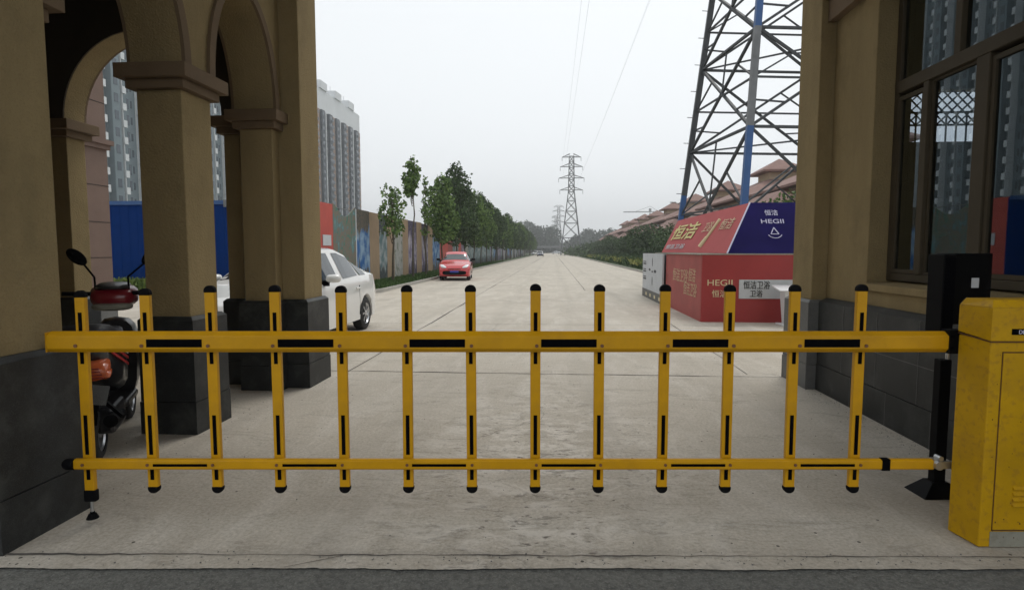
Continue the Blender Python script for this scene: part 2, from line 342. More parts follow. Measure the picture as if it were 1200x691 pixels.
def text(body, size, origin, xd, yd, m, parent, name='lettering', ext=.004, width=None, shear=0, bold=0):
    cu = bpy.data.curves.new('t', 'FONT'); cu.body = body; cu.size = size; cu.extrude = ext; cu.offset = bold; cu.shear = shear
    o = bpy.data.objects.new('t', cu); C.objects.link(o); bpy.context.view_layer.update()
    me = bpy.data.meshes.new_from_object(o.evaluated_get(bpy.context.evaluated_depsgraph_get()))
    bpy.data.objects.remove(o)
    if width:
        xs = [v.co.x for v in me.vertices]; k = width/(max(xs)-min(xs))
        for v in me.vertices: v.co.x = (v.co.x-min(xs))*k
    xd = Vector(xd).normalized(); yd = Vector(yd).normalized(); zd = xd.cross(yd)
    mt = Matrix((xd, yd, zd)).transposed().to_4x4(); mt.translation = Vector(origin)
    me.transform(mt); me.materials.clear(); me.materials.append(M[m]); me.name = name
    t = bpy.data.objects.new(name, me); C.objects.link(t); t.parent = parent
    return t
def ell(c, z0, rx, rz, n=24, a0=0, a1=PI): return [(c+rx*math.cos(a0+(a1-a0)*i/n), z0+rz*math.sin(a0+(a1-a0)*i/n)) for i in range(n+1)]

# ================================================================ SETTING
def sheet(name, m, pts, z, kind='structure', res=None):
    o = MB(); o.bm.faces.new([o.bm.verts.new((x, y, z)) for x, y in pts]); ob = o.build(name, m); return tag(ob, kind=kind)
ca, sa = math.cos(YAW), math.sin(YAW)
def B(x, y, z=0): return Vector((x*ca - y*sa, x*sa + y*ca, z))     # gate-line frame -> world
sheet('ground', 'earth', [(-900, -60), (900, -60), (900, 1500), (-900, 1500)], -.02)
k0 = B(-14, 2.73); k1 = B(14, 2.71)
rnd = random.Random(3)
edge = []
for i in range(1401):
    x = -14+.02*i; p = B(x, 2.735-.002*x + rnd.uniform(-.002, .002) + .014*noise.noise(Vector((x*1.3, 0, 0))) + .007*noise.noise(Vector((x*6, 0, 2))) + .005*noise.noise(Vector((x*17, 0, 5)))); edge.append((p.x, p.y))
sheet('asphalt_road', 'asphalt', [(-60, -50), (60, -50), (60, 6), (-60, 6)], -.012)
o = MB()
o.bm.faces.new([o.bm.verts.new((x, y, .0)) for x, y in edge+[(14, 12), (20, 19.9), (6.4, 34), (6.4, 620), (-6.4, 620), (-6.4, 21.2), (-26, 21.0), (-26, 1.0)]])
tag(o.build('concrete_road', 'concrete'), kind='structure')
# joints and cracks as thin sheets above the concrete
o = MB()
def strip(o, pts, wd, z=.004):
    for (a, b_) in zip(pts, pts[1:]):
        a = Vector((*a, z)); b2 = Vector((*b_, z)); d = (b2-a).normalized(); nn = Vector((-d.y, d.x, 0))*wd/2
        k0_ = .35+1.1*abs(noise.noise(a*1.7))*1.6; k1_ = .35+1.1*abs(noise.noise(b2*1.7))*1.6
        o.quad(a-nn*k0_, a+nn*k0_, b2+nn*k1_, b2-nn*k1_)
def wob(a, b_, n, amp, sd):
    rn = random.Random(sd); r = []
    for i in range(n+1):
        f = i/n; r.append((a[0]+(b_[0]-a[0])*f+rn.uniform(-amp, amp), a[1]+(b_[1]-a[1])*f+rn.uniform(-amp, amp)))
    return r
strip(o, wob((-2.62, 7.2), (-2.6, 70), 60, .012, 1), .035); strip(o, wob((-2.6, 70), (-2.6, 300), 20, .01, 1), .07)
strip(o, wob((1.27, 23), (1.27, 70), 60, .012, 2), .035); strip(o, wob((1.27, 70), (1.27, 300), 20, .01, 2), .07)
for k, y in enumerate((7.25, 12.2, 18, 24, 30, 36, 42, 50, 58, 66)):
    strip(o, wob((-6.4, y), (6.4, y+.02), 50, .01, 10+k), .018, .0045)
a = B(-2.9, 2.87); b2 = B(3.2, 2.83)
strip(o, wob((a.x, a.y), (b2.x, b2.y), 90, .006, 5), .009, .005)
strip(o, [tuple(B(-1.12, 2.74).xy), tuple(B(-1.0, 2.79).xy), tuple(B(-.86, 2.85).xy)], .006, .0055)
strip(o, wob((2.45, 7.4), (2.5, 12.5), 10, .01, 7), .02, .0045)
rc = random.Random(77)
for (cx_, cy_, an, ln) in ((-.9, 4.6, .3, 2.2), (1.6, 5.6, 2.2, 2.6), (-1.6, 9.5, 1.2, 3.5), (.2, 14, .5, 4), (3.4, 10, 1.9, 3), (-4.2, 15, .8, 3)):
    P_ = [(cx_, cy_)]
    for q in range(int(ln/.09)):
        an += rc.gauss(0, .28); P_.append((P_[-1][0]+.09*math.cos(an), P_[-1][1]+.09*math.sin(an))); an = an*.97+.03*(an)
    strip(o, P_, .005, .0050)
tag(o.build('pavement_joints', 'joint'), kind='structure')
rg = random.Random(21); gm = MB()
for q in range(900):
    k_ = rg.random()
    if k_ < .35: x, y = 2.93-abs(rg.gauss(0, .10)), rg.uniform(3.2, 7.3)
    elif k_ < .6: x, y = rg.uniform(-3.6, -2.6), rg.uniform(2.9, 7.2)
    elif k_ < .8: p = B(rg.uniform(-2.6, 2.6), 2.76+abs(rg.gauss(0, .06))); x, y = p.x, p.y
    else: x, y = rg.uniform(-2.4, 2.6), rg.uniform(3, 9)
    s_ = rg.uniform(.0015, .005); bmesh.ops.create_icosphere(gm.bm, subdivisions=1, radius=s_, matrix=Matrix.Translation((x, y, s_*.5+.003)) @ Matrix.Diagonal((1, rg.uniform(.6, 1.4), .6, 1)))
tag(gm.build('grit', 'granite_grey'), 'loose grit lying on the concrete near the walls and road edge', 'grit', kind='stuff')
# left verge with kerb, curving at its near end
def kerb(name, pts, wd=.13, h=.13):
    o = MB(); n = len(pts); L = []
    for i, p in enumerate(pts):
        a = Vector(pts[max(i-1, 0)]); b_ = Vector(pts[min(i+1, n-1)]); d = (b_-a).normalized(); nn = Vector((-d.y, d.x))
        L.append((Vector(p), Vector(p)+nn*wd))
    for (a, a2), (c, c2) in zip(L, L[1:]):
        o.hexa([(a.x, a.y, -.01), (c.x, c.y, -.01), (c2.x, c2.y, -.01), (a2.x, a2.y, -.01), (a.x, a.y, h), (c.x, c.y, h), (c2.x, c2.y, h-.004), (a2.x, a2.y, h-.004)])
    return tag(o.build(name, 'kerb'), kind='structure')
def arc(cx, cy, r, a0, a1, n=8): return [(cx+r*math.cos(R(a0+(a1-a0)*i/n)), cy+r*math.sin(R(a0+(a1-a0)*i/n))) for i in range(n+1)]
lk = [(-22, 19.0), (-9.0, 19.0)] + arc(-9.0, 21.6, 2.6, -90, 0)[1:] + [(-6.4, 30), (-6.4, 60), (-6.4, 620)]
kerb('kerb', lk)
o = MB(); o.bm.faces.new([o.bm.verts.new((x, y, .10)) for x, y in [(-6.5, 620), (-14, 620), (-14, 40), (-30, 40), (-30, 19.1), (-9, 19.1)] + [(x-.1, y+.05) for x, y in arc(-9.0, 21.6, 2.6, -80, 0)]])
tag(o.build('verge', 'grass'), kind='structure')
rk = [(6.4, 620), (6.4, 60), (6.4, 35.5)] + arc(9.0, 35.5, 2.6, 180, 270)[1:] + [(30, 32.9)]
kerb('kerb', rk)
o = MB(); o.bm.faces.new([o.bm.verts.new((x, y, .10)) for x, y in [(6.5, 620), (6.5, 35.6)] + arc(9.0, 35.5, 2.5, 190, 270)[1:] + [(60, 33), (60, 620)]])
tag(o.build('planting_bed', 'grass'), kind='structure')

def tufts(name, m, n, pos, h, wd, seed):
    rn = random.Random(seed); o = MB()
    for i in range(n):
        x, y, z = pos(rn); a = rn.uniform(0, PI); dx, dy = math.cos(a)*wd, math.sin(a)*wd; hh = h*rn.uniform(.5, 1.3); lx, ly = rn.uniform(-.6, .6)*hh, rn.uniform(-.6, .6)*hh
        f = o.bm.faces.new([o.bm.verts.new(p) for p in ((x-dx, y-dy, z), (x+dx, y+dy, z), (x+lx+dx*.3, y+ly+dy*.3, z+hh), (x+lx-dx*.3, y+ly-dy*.3, z+hh))])
    return o.build(name, m)
def vp(rn):
    t = 19.3 + 60*rn.random()**2
    return (rn.uniform(-8.4, -6.6) if t > 22 else rn.uniform(-12, -8.6), t, .09)
tag(tufts('verge_grass', 'blade', 16000, vp, .13, .03, 4), 'short green grass growing between the left kerb and the banner hoarding', 'grass', kind='stuff')
tag(tufts('hedge_plants', 'leaf_bright', 5000, lambda rn: (rn.uniform(-16, -8.9), rn.uniform(19.4, 20.1), .09+rn.random()*.3), .2, .05, 6), 'low green plants along the foot of the blue hoarding', 'plants', kind='stuff')
def shr(rn):
    t = 36 + 120*rn.random()**1.6; k = rn.random()
    return (7.0+4.6*k, t, .1+rn.random()*(.35+.5*k))
tag(tufts('low_shrubs', 'leaf_dark', 16000, shr, .34, .12, 8), 'low green shrubs filling the bed beside the right kerb', 'shrubs', kind='stuff')
def yel(rn):
    while True:
        x, y = rn.uniform(6.8, 9.6), 37+100*rn.random()**1.5
        if noise.noise(Vector((x*.5, y*.16, 3))) > .05: return (x, y, .35+rn.random()*.35)
tag(tufts('yellow_shrubs', 'flower', 2500, yel, .2, .09, 9), 'yellow leaved edging plants along the front of the right bed', 'shrubs', kind='stuff')

# ================================================================ LEFT ARCADED PORCH
ZC, ZS, ZT = 2.87, 3.06, 5.7      # capital bottom, springing, wall top
porch = thing('arcaded_porch', 'tan arcaded porch with round arches and dark granite bases, left of the barrier', 'porch', (-3.2, 4.8, 0))
def P(o): o.matrix_parent_inverse = porch.matrix_basis.inverted(); return o
porch_inv = Matrix.Translation((3.2, -4.8, 0))
def pp(mb, name, m, parent=None, **k):
    ob = mb.build(name, m, parent or porch, **k)
    if parent is None: ob.data.transform(porch_inv)
    return ob
def base_block(x0, x1, y0, y1, h=1.0, cap=True):
    o = MB(); o.box(x0, x1, y0, y1, .28, h-.03); o.box(x0-.006, x1+.006, y0-.006, y1+.006, 0, .276)
    o.prism([(0, 0)], 'z', 0, 0) if False else None
    o.hexa([(x0, y0, h-.029), (x1, y0, h-.029), (x1, y1, h-.029), (x0, y1, h-.029), (x0+.03, y0+.03, h), (x1-.03, y0+.03, h), (x1-.03, y1-.03, h), (x0+.03, y1-.03, h)])
    return o
def cap_block(x0, x1, y0, y1):
    o = MB(); e = .055
    o.box(x0-e, x1+e, y0-e, y1+e, ZC, ZC+.075); o.box(x0-.11, x1+.11, y0-.11, y1+.11, ZC+.075, ZS); return o
def column(x0, x1, y0, y1, name='column', m='granite'):
    c = pp(MB().box(x0, x1, y0, y1, .98, ZC), name, 'stucco', bevel=.008)
    o = base_block(x0-.05, x1+.05, y0-.05, y1+.05).build('granite_base', m, c); o.data.transform(porch_inv)
    o = cap_block(x0, x1, y0, y1).build('capital', 'stucco_band', c, bevel=.006); o.data.transform(porch_inv)
    return c
def pier(x0, x1, y0, y1, m='granite'):
    c = pp(MB().box(x0, x1, y0, y1, .98, ZT), 'corner_pier', 'stucco', bevel=.01)
    o = base_block(x0-.055, x1+.055, y0-.055, y1+.055, 1.005).build('granite_base', m, c); o.data.transform(porch_inv); return c
XF = -3.02; XB = -3.46            # front and back plane of the roadside arcade
column(-3.43, -3.045, 4.66, 5.07)                       # middle column
pier(-3.43, -2.85, 2.72, 3.17)                          # near corner pier
pier(-3.43, -2.80, 6.37, 6.87)                          # far corner pier
column(-3.41, -2.985, 3.171, 3.235, 'respond')
column(-3.41, -3.05, 6.21, 6.368, 'respond')
# arcade wall with two stilted arches
def arch_wall(spans, a0, a1, z0, z1):
    pts = [(a0, z1), (a0, z0)]
    for c, rx, rz in spans: pts += [(c-rx, z0)] + ell(c, z0, rx, rz, 28, PI, 0)[1:-1] + [(c+rx, z0)]
    pts += [(a1, z0), (a1, z1)]
    return pts
s1 = (3.95, .70, 1.0); s2 = (5.64, .565, 1.0)
pp(MB().prism(arch_wall([s1, s2], 3.171, 6.369, ZS+.001, ZT), 'x', XB, XF), 'arcade_wall', 'stucco')
for c, rx, rz in (s1, s2):
    for xf in (XF, XB-.03):
        o = MB(); oo = ell(c, ZS+.001, rx+.085, rz+.085, 28); ii = ell(c, ZS+.001, rx, rz, 28)
        for i in range(28):
            a0, a1, b1, b0 = oo[i], oo[i+1], ii[i+1], ii[i]
            o.hexa([(xf, *a0), (xf, *a1), (xf, *b1), (xf, *b0), (xf+.03, *a0), (xf+.03, *a1), (xf+.03, *b1), (xf+.03, *b0)])
        bmesh.ops.remove_doubles(o.bm, verts=o.bm.verts[:], dist=.0005)
        pp(o, 'arch_moulding', 'stucco_band')
# far end wall with its arch, near end wall, outer side wall, ceiling, roof
fa = (-4.70, .95, .98)
for (t0, t1, nm) in ((6.47, 6.76, 'far'), (2.74, 3.15, 'near')):
    if nm == 'near':
        pp(MB().box(-6.3, -3.431, t0, t1, 0, ZT), 'end_wall', 'stucco'); continue  # near wall is out of view; made solid to darken the porch
    pts = arch_wall([fa], -6.3, -3.431, ZS+.001, ZT)
    pp(MB().prism(pts, 'y', t0, t1), 'end_wall', 'stucco')
    o = MB().prism(arch_wall([(fa[0], fa[1]+.001, fa[2]+.001)], -6.3, -3.47, ZS+.001, ZT), 'y', t0-.02, t0-.0005); pp(o, 'painted_shade_sheet', 'ceiling')  # thin dark sheet: interior shade painted onto the end wall's inner face
    for x0, x1 in ((-6.3, -5.65), (-3.75, -3.57)):
        column(x0, x1, t0+.01, t1-.01, 'jamb')
    o = MB(); oo = ell(-4.70, ZS+.001, 1.04, 1.07, 28); ii = ell(-4.70, ZS+.001, .95, .98, 28)
    for i in range(28):
        a0, a1, b1, b0 = oo[i], oo[i+1], ii[i+1], ii[i]
        o.hexa([(p[0], t1+.001, p[1]) for p in (a0, a1, b1, b0)]+[(p[0], t1+.03, p[1]) for p in (a0, a1, b1, b0)])
    bmesh.ops.remove_doubles(o.bm, verts=o.bm.verts[:], dist=.0005)
    pp(o, 'arch_moulding', 'stucco_band')
pp(MB().box(-6.5, -6.301, 2.74, 6.78, 0, ZT), 'side_wall', 'stucco')
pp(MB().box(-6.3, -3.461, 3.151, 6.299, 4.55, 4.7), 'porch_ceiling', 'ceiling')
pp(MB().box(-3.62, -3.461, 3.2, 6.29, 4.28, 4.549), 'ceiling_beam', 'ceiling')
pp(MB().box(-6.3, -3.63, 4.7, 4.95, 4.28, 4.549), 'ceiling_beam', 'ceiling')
pp(MB().box(-6.8, -2.55, 2.5, 7.1, ZT+.001, ZT+.35).box(-6.65, -2.68, 2.62, 6.98, ZT+.351, ZT+.6), 'cornice', 'stucco_band')

# stone clad building corner seen through the far arch
cl = thing('stone_clad_pier', 'pinkish brown stone clad building corner with horizontal joints, seen through the porch arch', 'building', (-9.4, 11, 0))
def cb(mb, name, m, **k): ob = mb.build(name, m, cl, **k); ob.data.transform(Matrix.Translation((9.4, -11, 0))); return ob
cb(MB().box(-13, -9.56, 7.4, 12, .6, 9), 'wall', 'clad')
cb(MB().box(-13.04, -9.52, 7.36, 12.04, 0, .6), 'granite_base', 'granite_grey')
o = MB()
for z in (1.4, 2.15, 2.92, 4.66, 5.45, 6.3): o.box(-13.003, -9.557, 7.397, 12.003, z, z+.02)
cb(o, 'joint', 'clad_joint')
cb(MB().box(-13.1, -9.46, 7.3, 12.1, 3.80, 3.90).box(-13.05, -9.51, 7.35, 12.05, 3.70, 3.80), 'string_course', 'clad')
cb(MB().box(-13.15, -9.41, 7.25, 12.15, 9.0, 9.25), 'coping', 'clad')

# ================================================================ RIGHT GATEHOUSE
gh = thing('gatehouse', 'tan gatehouse with dark granite base and tall brown framed window, right of barrier', 'gatehouse', (4.8, 5.2, 0))
GT = Matrix.Translation((-4.8, -5.2, 0))
def g(mb, name, m, parent=None, **k): ob = mb.build(name, m, parent or gh, **k); ob.data.transform(GT); return ob
XW = 3.06; WY0, WY1, WZ0, WZ1 = 3.55, 5.90, 1.27, 4.15
wall = g(MB().box(XW, 3.40, WY1, 6.73, .98, ZT).box(XW, 3.40, 2.6, WY0, .98, ZT).box(XW, 3.40, WY0, WY1, .98, 1.17).box(XW, 3.40, WY0, WY1, WZ1, ZT), 'wall', 'stucco', bevel=.008)
g(MB().box(2.90, 3.41, 6.731, 7.26, .98, ZT), 'pilaster', 'stucco', bevel=.01)
g(base_block(2.845, 3.5, 6.66, 7.33, 1.005), 'granite_base', 'granite_grey')
gb = MB(); gb.box(2.955, 3.39, 2.55, 6.655, .30, .99); gb.box(2.948, 3.39, 2.545, 6.653, 0, .296)
gb.hexa([(2.955, 2.55, .991), (3.39, 2.55, .991), (3.39, 6.655, .991), (2.955, 6.655, .991), (3.03, 2.55, 1.03), (3.39, 2.55, 1.03), (3.39, 6.655, 1.03), (3.03, 6.655, 1.03)])
gbo = g(gb, 'granite_base', 'granite')
jo = MB()
for k in range(6): jo.box(2.9525, 2.9535, 3.0+.62*k, 3.006+.62*k, .30, .99)
for k in range(6): jo.box(2.9455, 2.9465, 2.8+.62*k, 2.806+.62*k, 0, .296)
jo.box(2.9525, 2.9535, 2.56, 6.65, .62, .626)
g(jo, 'joint', 'granite_grey', gbo)
g(MB().box(2.965, 3.059, 2.6, 6.73, 4.02, 4.25).box(2.93, 3.059, 2.6, 6.73, 4.251, 4.36), 'lintel_moulding', 'stucco_band', bevel=.006)
g(MB().prism([(3.02, 1.171), (3.38, 1.171), (3.38, 1.262), (3.02, 1.235)], 'y', WY0+.002, WY1-.002), 'window_sill', 'stucco', bevel=.005)
# building body behind
g(MB().box(3.4, 6.5, 7.0, 7.15, 0, 2.78).box(3.4, 4.02, 7.0, 7.15, 2.781, 3.36).box(4.9, 6.5, 7.0, 7.15, 2.781, 3.36).box(3.4, 6.5, 7.0, 7.15, 3.361, ZT), 'rear_wall', 'stucco')
g(MB().box(6.5, 6.65, 2.6, 7.15, 0, ZT).box(3.41, 6.49, 2.6, 2.75, 0, ZT), 'side_wall', 'stucco')
g(MB().box(3.41, 6.49, 2.76, 6.99, .1, .15), 'floor', 'interior')
g(MB().box(3.41, 6.49, 2.76, 6.99, 4.3, 4.4), 'ceiling', 'interior')
g(MB().box(2.55, 6.9, 2.4, 7.45, ZT+.001, ZT+.35), 'cornice', 'stucco_band')
# lattice grille in the rear opening
o = MB()
for k in range(-4, 13):
    for sgn in (1, -1):
        x0 = 4.02+.11*k; 
        p0 = Vector((x0, 7.07, 2.98)); p1 = Vector((x0+sgn*.38, 7.07, 3.36))
        def clipx(p0, p1, lo=4.02, hi=4.9):
            t0, t1 = 0, 1; d = p1.x-p0.x
            for b_, s_ in ((lo, 1), (hi, -1)):
                f0 = (p0.x-b_)*s_; f1 = (p1.x-b_)*s_
                if f0 < 0 and f1 < 0: return None
                if f0 < 0: t0 = max(t0, f0/(f0-f1))
                if f1 < 0: t1 = min(t1, f0/(f0-f1))
            return (p0.lerp(p1, t0), p0.lerp(p1, t1)) if t1 > t0 else None
        c = clipx(p0, p1)
        if c and (c[0]-c[1]).length > .05: o.bar(c[0], c[1], .014)
for z in (2.98, 3.12): o.bar((4.02, 7.07, z), (4.9, 7.07, z), .02)
for k in range(9): o.bar((4.02+.11*k, 7.07, 2.78), (4.02+.11*k, 7.07, 3.12), .014)
g(o, 'lattice_grille', 'black_metal')
# window
win = g(MB().box(3.24, 3.31, WY0, WY0+.07, WZ0, WZ1).box(3.24, 3.31, WY1-.07, WY1, WZ0, WZ1).box(3.24, 3.31, WY0+.07, WY1-.07, WZ0, WZ0+.07).box(3.24, 3.31, WY0+.07, WY1-.07, WZ1-.07, WZ1), 'window', 'bronze', bevel=.006)
g(MB().box(3.22, 3.32, WY0+.071, WY1-.071, 3.02, 3.13), 'transom', 'bronze', win, bevel=.006)
panes = [(5.44, 5.83, 'a'), (4.80, 5.37, 'b'), (4.18, 4.62, 'c'), (3.62, 4.08, 'd')]
for y0, y1 in ((5.37, 5.44), (4.66, 4.80), (4.08, 4.18)):
    g(MB().box(3.225, 3.315, y0, y1, WZ0+.071, 3.019), 'mullion', 'bronze', win, bevel=.006)
for y0, y1 in ((5.00, 5.08), (4.12, 4.20)):
    g(MB().box(3.23, 3.31, y0, y1, 3.131, WZ1-.071), 'mullion', 'bronze', win, bevel=.006)
def sash(y0, y1, z0, z1, x, fw=.035):
    f = g(MB().box(x-.02, x+.02, y0, y0+fw, z0, z1).box(x-.02, x+.02, y1-fw, y1, z0, z1).box(x-.02, x+.02, y0+fw, y1-fw, z0, z0+fw).box(x-.02, x+.02, y0+fw, y1-fw, z1-fw, z1), 'sash', 'bronze', win)
    g(MB().quad((x, y1-fw, z0+fw), (x, y0+fw, z0+fw), (x, y0+fw, z1-fw), (x, y1-fw, z1-fw)), 'pane', 'glass', win)
sash(5.445, 5.825, 1.345, 2.985, 3.262); sash(4.805, 5.365, 1.345, 3.015, 3.275, .018); sash(4.185, 4.655, 1.345, 2.985, 3.262); sash(3.625, 4.075, 1.345, 3.015, 3.275)
for y0, y1 in ((5.085, 5.825), (4.205, 4.995), (3.625, 4.115)): g(MB().quad((3.27, y1, 3.135), (3.27, y0, 3.135), (3.27, y0, WZ1-.075), (3.27, y1, WZ1-.075)), 'pane', 'glass', win)

# ================================================================ BOOM BARRIER
YB = 3.14
bl = B(0, YB)
bar_ = thing('barrier_fence_arm', 'long yellow barrier arm with thirteen round topped pickets and black tape, closed across the drive', 'barrier arm', (bl.x, bl.y, 0), YAW)
# main beam: profiled section (y,z) extruded in x
k = YB/3.1
def beam(x0, x1, zc, h, d, ch):
    pts = [(0, zc-h/2+ch), (0, zc+h/2-ch), (ch*1.5, zc+h/2), (d, zc+h/2), (d, zc-h/2), (ch*.9, zc-h/2)]
    return MB().prism(pts, 'x', x0, x1)
beam(-2.545, 2.56, 1.052, .114, .05, .022).build('beam', 'yellow', bar_, bevel=.003)
beam(-2.44, 2.345, .367, .058, .03, .008).build('lower_rail', 'yellow', bar_, bevel=.002)
MB().cyl((-2.475, .015, .367), (-2.435, .015, .367), .031, n=16).ball((-2.475, .015, .367), .031).build('rail_cap', 'black_rubber', bar_, smooth=40)
MB().box(-2.549, -2.5455, -.001, .046, .998, 1.106).build('beam_end_cap', 'yellow', bar_)
pick_top = [86, 162, 240, 318, 398, 474, 551, 627, 705, 782, 861, 938, 1016]
px = [-2.385 + i*(1.928+2.385)/12 for i in range(13)]
rnd = random.Random(1)
zs_top = 1.375; wp = .056
for i, x in enumerate(px):
    x += rnd.uniform(-.004, .004)
    zt = 1.303 + .012*min(i, 2) + .004*min(i, 6)/2 + rnd.uniform(-.003, .003)
    zb = .215 if i else .165
    tilt = rnd.uniform(-.0035, .0035)
    m = MB().box(-wp/2, wp/2, .046, .074, zb, zt)
    p = m.build('picket', 'yellow', bar_, bevel=.004); p.location = (x, 0, 0); p.rotation_euler = (0, tilt, 0)
    def cap(z, s):
        mb = MB(); n = 12
        pts = [(-wp/2-.003, z)] + [(-(wp/2+.003)*math.cos(PI*j/n), z+s*(.012+(wp/2+.003)*math.sin(PI*j/n)*.9)) for j in range(n+1)] + [(wp/2+.003, z)]
        if s < 0: pts = pts[::-1]
        return mb.prism(pts, 'y', .043, .077)
    cap(zt-.012, 1).build('end_cap', 'black_rubber', p, bevel=.006)
    if i: cap(zb+.010, -1).build('end_cap', 'black_rubber', p, bevel=.006)
    for z0, z1 in ((1.105, 1.212), (.925, .998), (.41, .635), (.265, .325)): MB().box(-.010, .010, .0435, .0458, z0, z1).build('black_tape', 'black_tape', p)
    if i == 0:
        MB().box(-.034, .034, .04, .08, .135, .205).build('end_cap', 'black_rubber', p, bevel=.01)
        MB().cyl((0, .06, .06), (0, .06, .14), .009, n=12).build('foot_rod', 'steel', p, smooth=40)
        MB().cyl((0, .06, .035), (0, .06, .062), .032, .02, n=16).cyl((0, .06, .062), (0, .06, .075), .012, n=12).build('rubber_foot', 'black_rubber', p, smooth=40)
    MB().cyl((x+.004, -.006, 1.034), (x+.004, .001, 1.034), .0095, n=12).build('bolt', 'bolt', bar_); MB().cyl((x+.004, -.005, .367), (x+.004, .001, .367), .0085, n=12).build('bolt', 'bolt', bar_)
for i in (1, 3, 5, 7, 9, 11):
    x0, x1 = px[i]+.028, px[i+1]-.028
    MB().box(x0, x1, -.0022, -.0004, 1.026, 1.070).build('black_tape', 'black_tape', bar_)
    MB().box(x0+.005, x1+.002, -.0022, -.0004, .358, .373).build('black_tape', 'black_tape', bar_)
MB().box(2.055, 2.098, -.003, .033, .335, .399).build('black_band', 'black_tape', bar_)
MB().box(2.34, 2.37, -.004, .036, .35, .40).cyl((2.362, -.02, .368), (2.362, .04, .368), .024, n=16).cyl((2.372, -.012, .405), (2.372, .03, .405), .014, n=12).box(2.362, 2.46, .0, .02, .345, .385).build('rail_hinge', 'steel', bar_, smooth=40)
MB().box(2.385, 2.47, -.006, .06, .99, 1.12).build('arm_bracket', 'black_metal', bar_, bevel=.004)
for z in (1.085, 1.022): MB().cyl((2.40, -.012, z), (2.40, -.004, z), .009, n=10).build('bolt', 'black_tape', bar_)

# cabinet
cab = thing('barrier_cabinet', 'scratched yellow steel machine cabinet with rusty seam at the right end of arm', 'barrier cabinet', tuple(B(2.6, 3.03)), YAW)
def cc(mb, name, m, parent=None, **k): ob = mb.build(name, m, parent or cab, **k); ob.data.transform(Matrix.Translation((-2.6, -3.03, 0))); return ob
X0, X1, Y0, Y1 = 2.425, 2.87, 2.935, 3.125
foot = [(X0+.02, Y0), (X1, Y0), (X1, Y1+.03), (X0, Y1)]
def ring(z, e=0): return [(X0+.02-e, Y0-e, z), (X1+e, Y0-e, z), (X1+e, Y1+e, z), (X0-e, Y1+e, z)]
cc(MB().hexa(ring(.004)+ring(1.10)), 'housing', 'yellow_box', bevel=.006)
# hood with bevelled top, slightly larger, following a slanting lower seam
h0 = [(X0+.017, Y0-.003, 1.092), (X1+.003, Y0-.003, 1.092), (X1+.003, Y1+.003, 1.11), (X0-.003, Y1+.003, 1.118)]
h1 = [(a, b_, 1.262) for a, b_, _ in h0]
h2 = [(X0+.05, Y0+.035, 1.300), (X1-.03, Y0+.035, 1.300), (X1-.03, Y1-.01, 1.300), (X0+.02, Y1-.01, 1.300)]
cc(MB().hexa(h0+h1), 'hood', 'yellow_box', bevel=.003)
cc(MB().hexa([(a, b_, 1.2625) for a, b_, _ in h0]+h2), 'hood_top', 'yellow_box', bevel=.003)
sm = MB(); q = [(X0-.0045, Y1, 1.112), (X0+.016, Y0-.0045, 1.088), (X1+.004, Y0-.0045, 1.086)]
sm.hexa([(q[0][0], q[0][1], 1.106), (q[1][0], q[1][1], 1.084), (q[1][0]+.01, q[1][1]+.01, 1.084), (q[0][0]+.01, q[0][1], 1.106), (q[0][0], q[0][1], 1.113), (q[1][0], q[1][1], 1.091), (q[1][0]+.01, q[1][1]+.01, 1.091), (q[0][0]+.01, q[0][1], 1.113)])
sm.box(q[1][0], X1+.004, Y0-.0045, Y0+.004, 1.084, 1.091)
cc(sm, 'seam', 'rust_seam')
dx = 2.51
cc(MB().box(dx, X1-.02, Y0-.006, Y0-.0005, .10, 1.03), 'door', 'yellow_box', bevel=.002)
cc(MB().box(dx-.004, dx, Y0-.003, Y0-.0006, .095, 1.035).box(dx-.004, X1-.02, Y0-.003, Y0-.0006, 1.031, 1.037).box(dx-.004, X1-.02, Y0-.003, Y0-.0006, .093, .0995), 'door_gap', 'rust_seam')
rs = random.Random(12)
sc_ = MB()
for q in range(38):
    x, z = rs.uniform(X0+.03, X1-.01), rs.choice([rs.uniform(.01, .2), rs.uniform(.2, 1.05)])
    a_, h_ = rs.uniform(.0008, .0035), rs.uniform(.0008, .005); y_ = Y0-.0068 if (x > 2.51 and z > .1) else Y0-.0030
    sc_.box(x-a_, x+a_, y_, y_+.001, z-h_, z+h_)
cc(sc_, 'paint_chips', 'rust_seam')
cc(MB().box(X0+.075, X1, Y0-.0025, Y0-.0005, .006, .088), 'grey_kick_strip', 'grey_worn')
for z in (.225, .255, .285, .315):
    cc(MB().prism([(Y0-.006, z), (Y0-.018, z+.004), (Y0-.006, z+.018)], 'x', 2.60, 2.82), 'louvre', 'yellow_box')
cc(MB().box(2.545, 2.68, Y0-.0065, Y0-.0035, 1.125, 1.155), 'name_label', 'black_tape')
lt = text('DB', .028, (2.575, Y0-.009, 1.130), (1, 0, 0), (0, 0, 1), 'lilac', cab, ext=.001); lt.data.transform(Matrix.Translation((-2.6, -3.03, 0)))

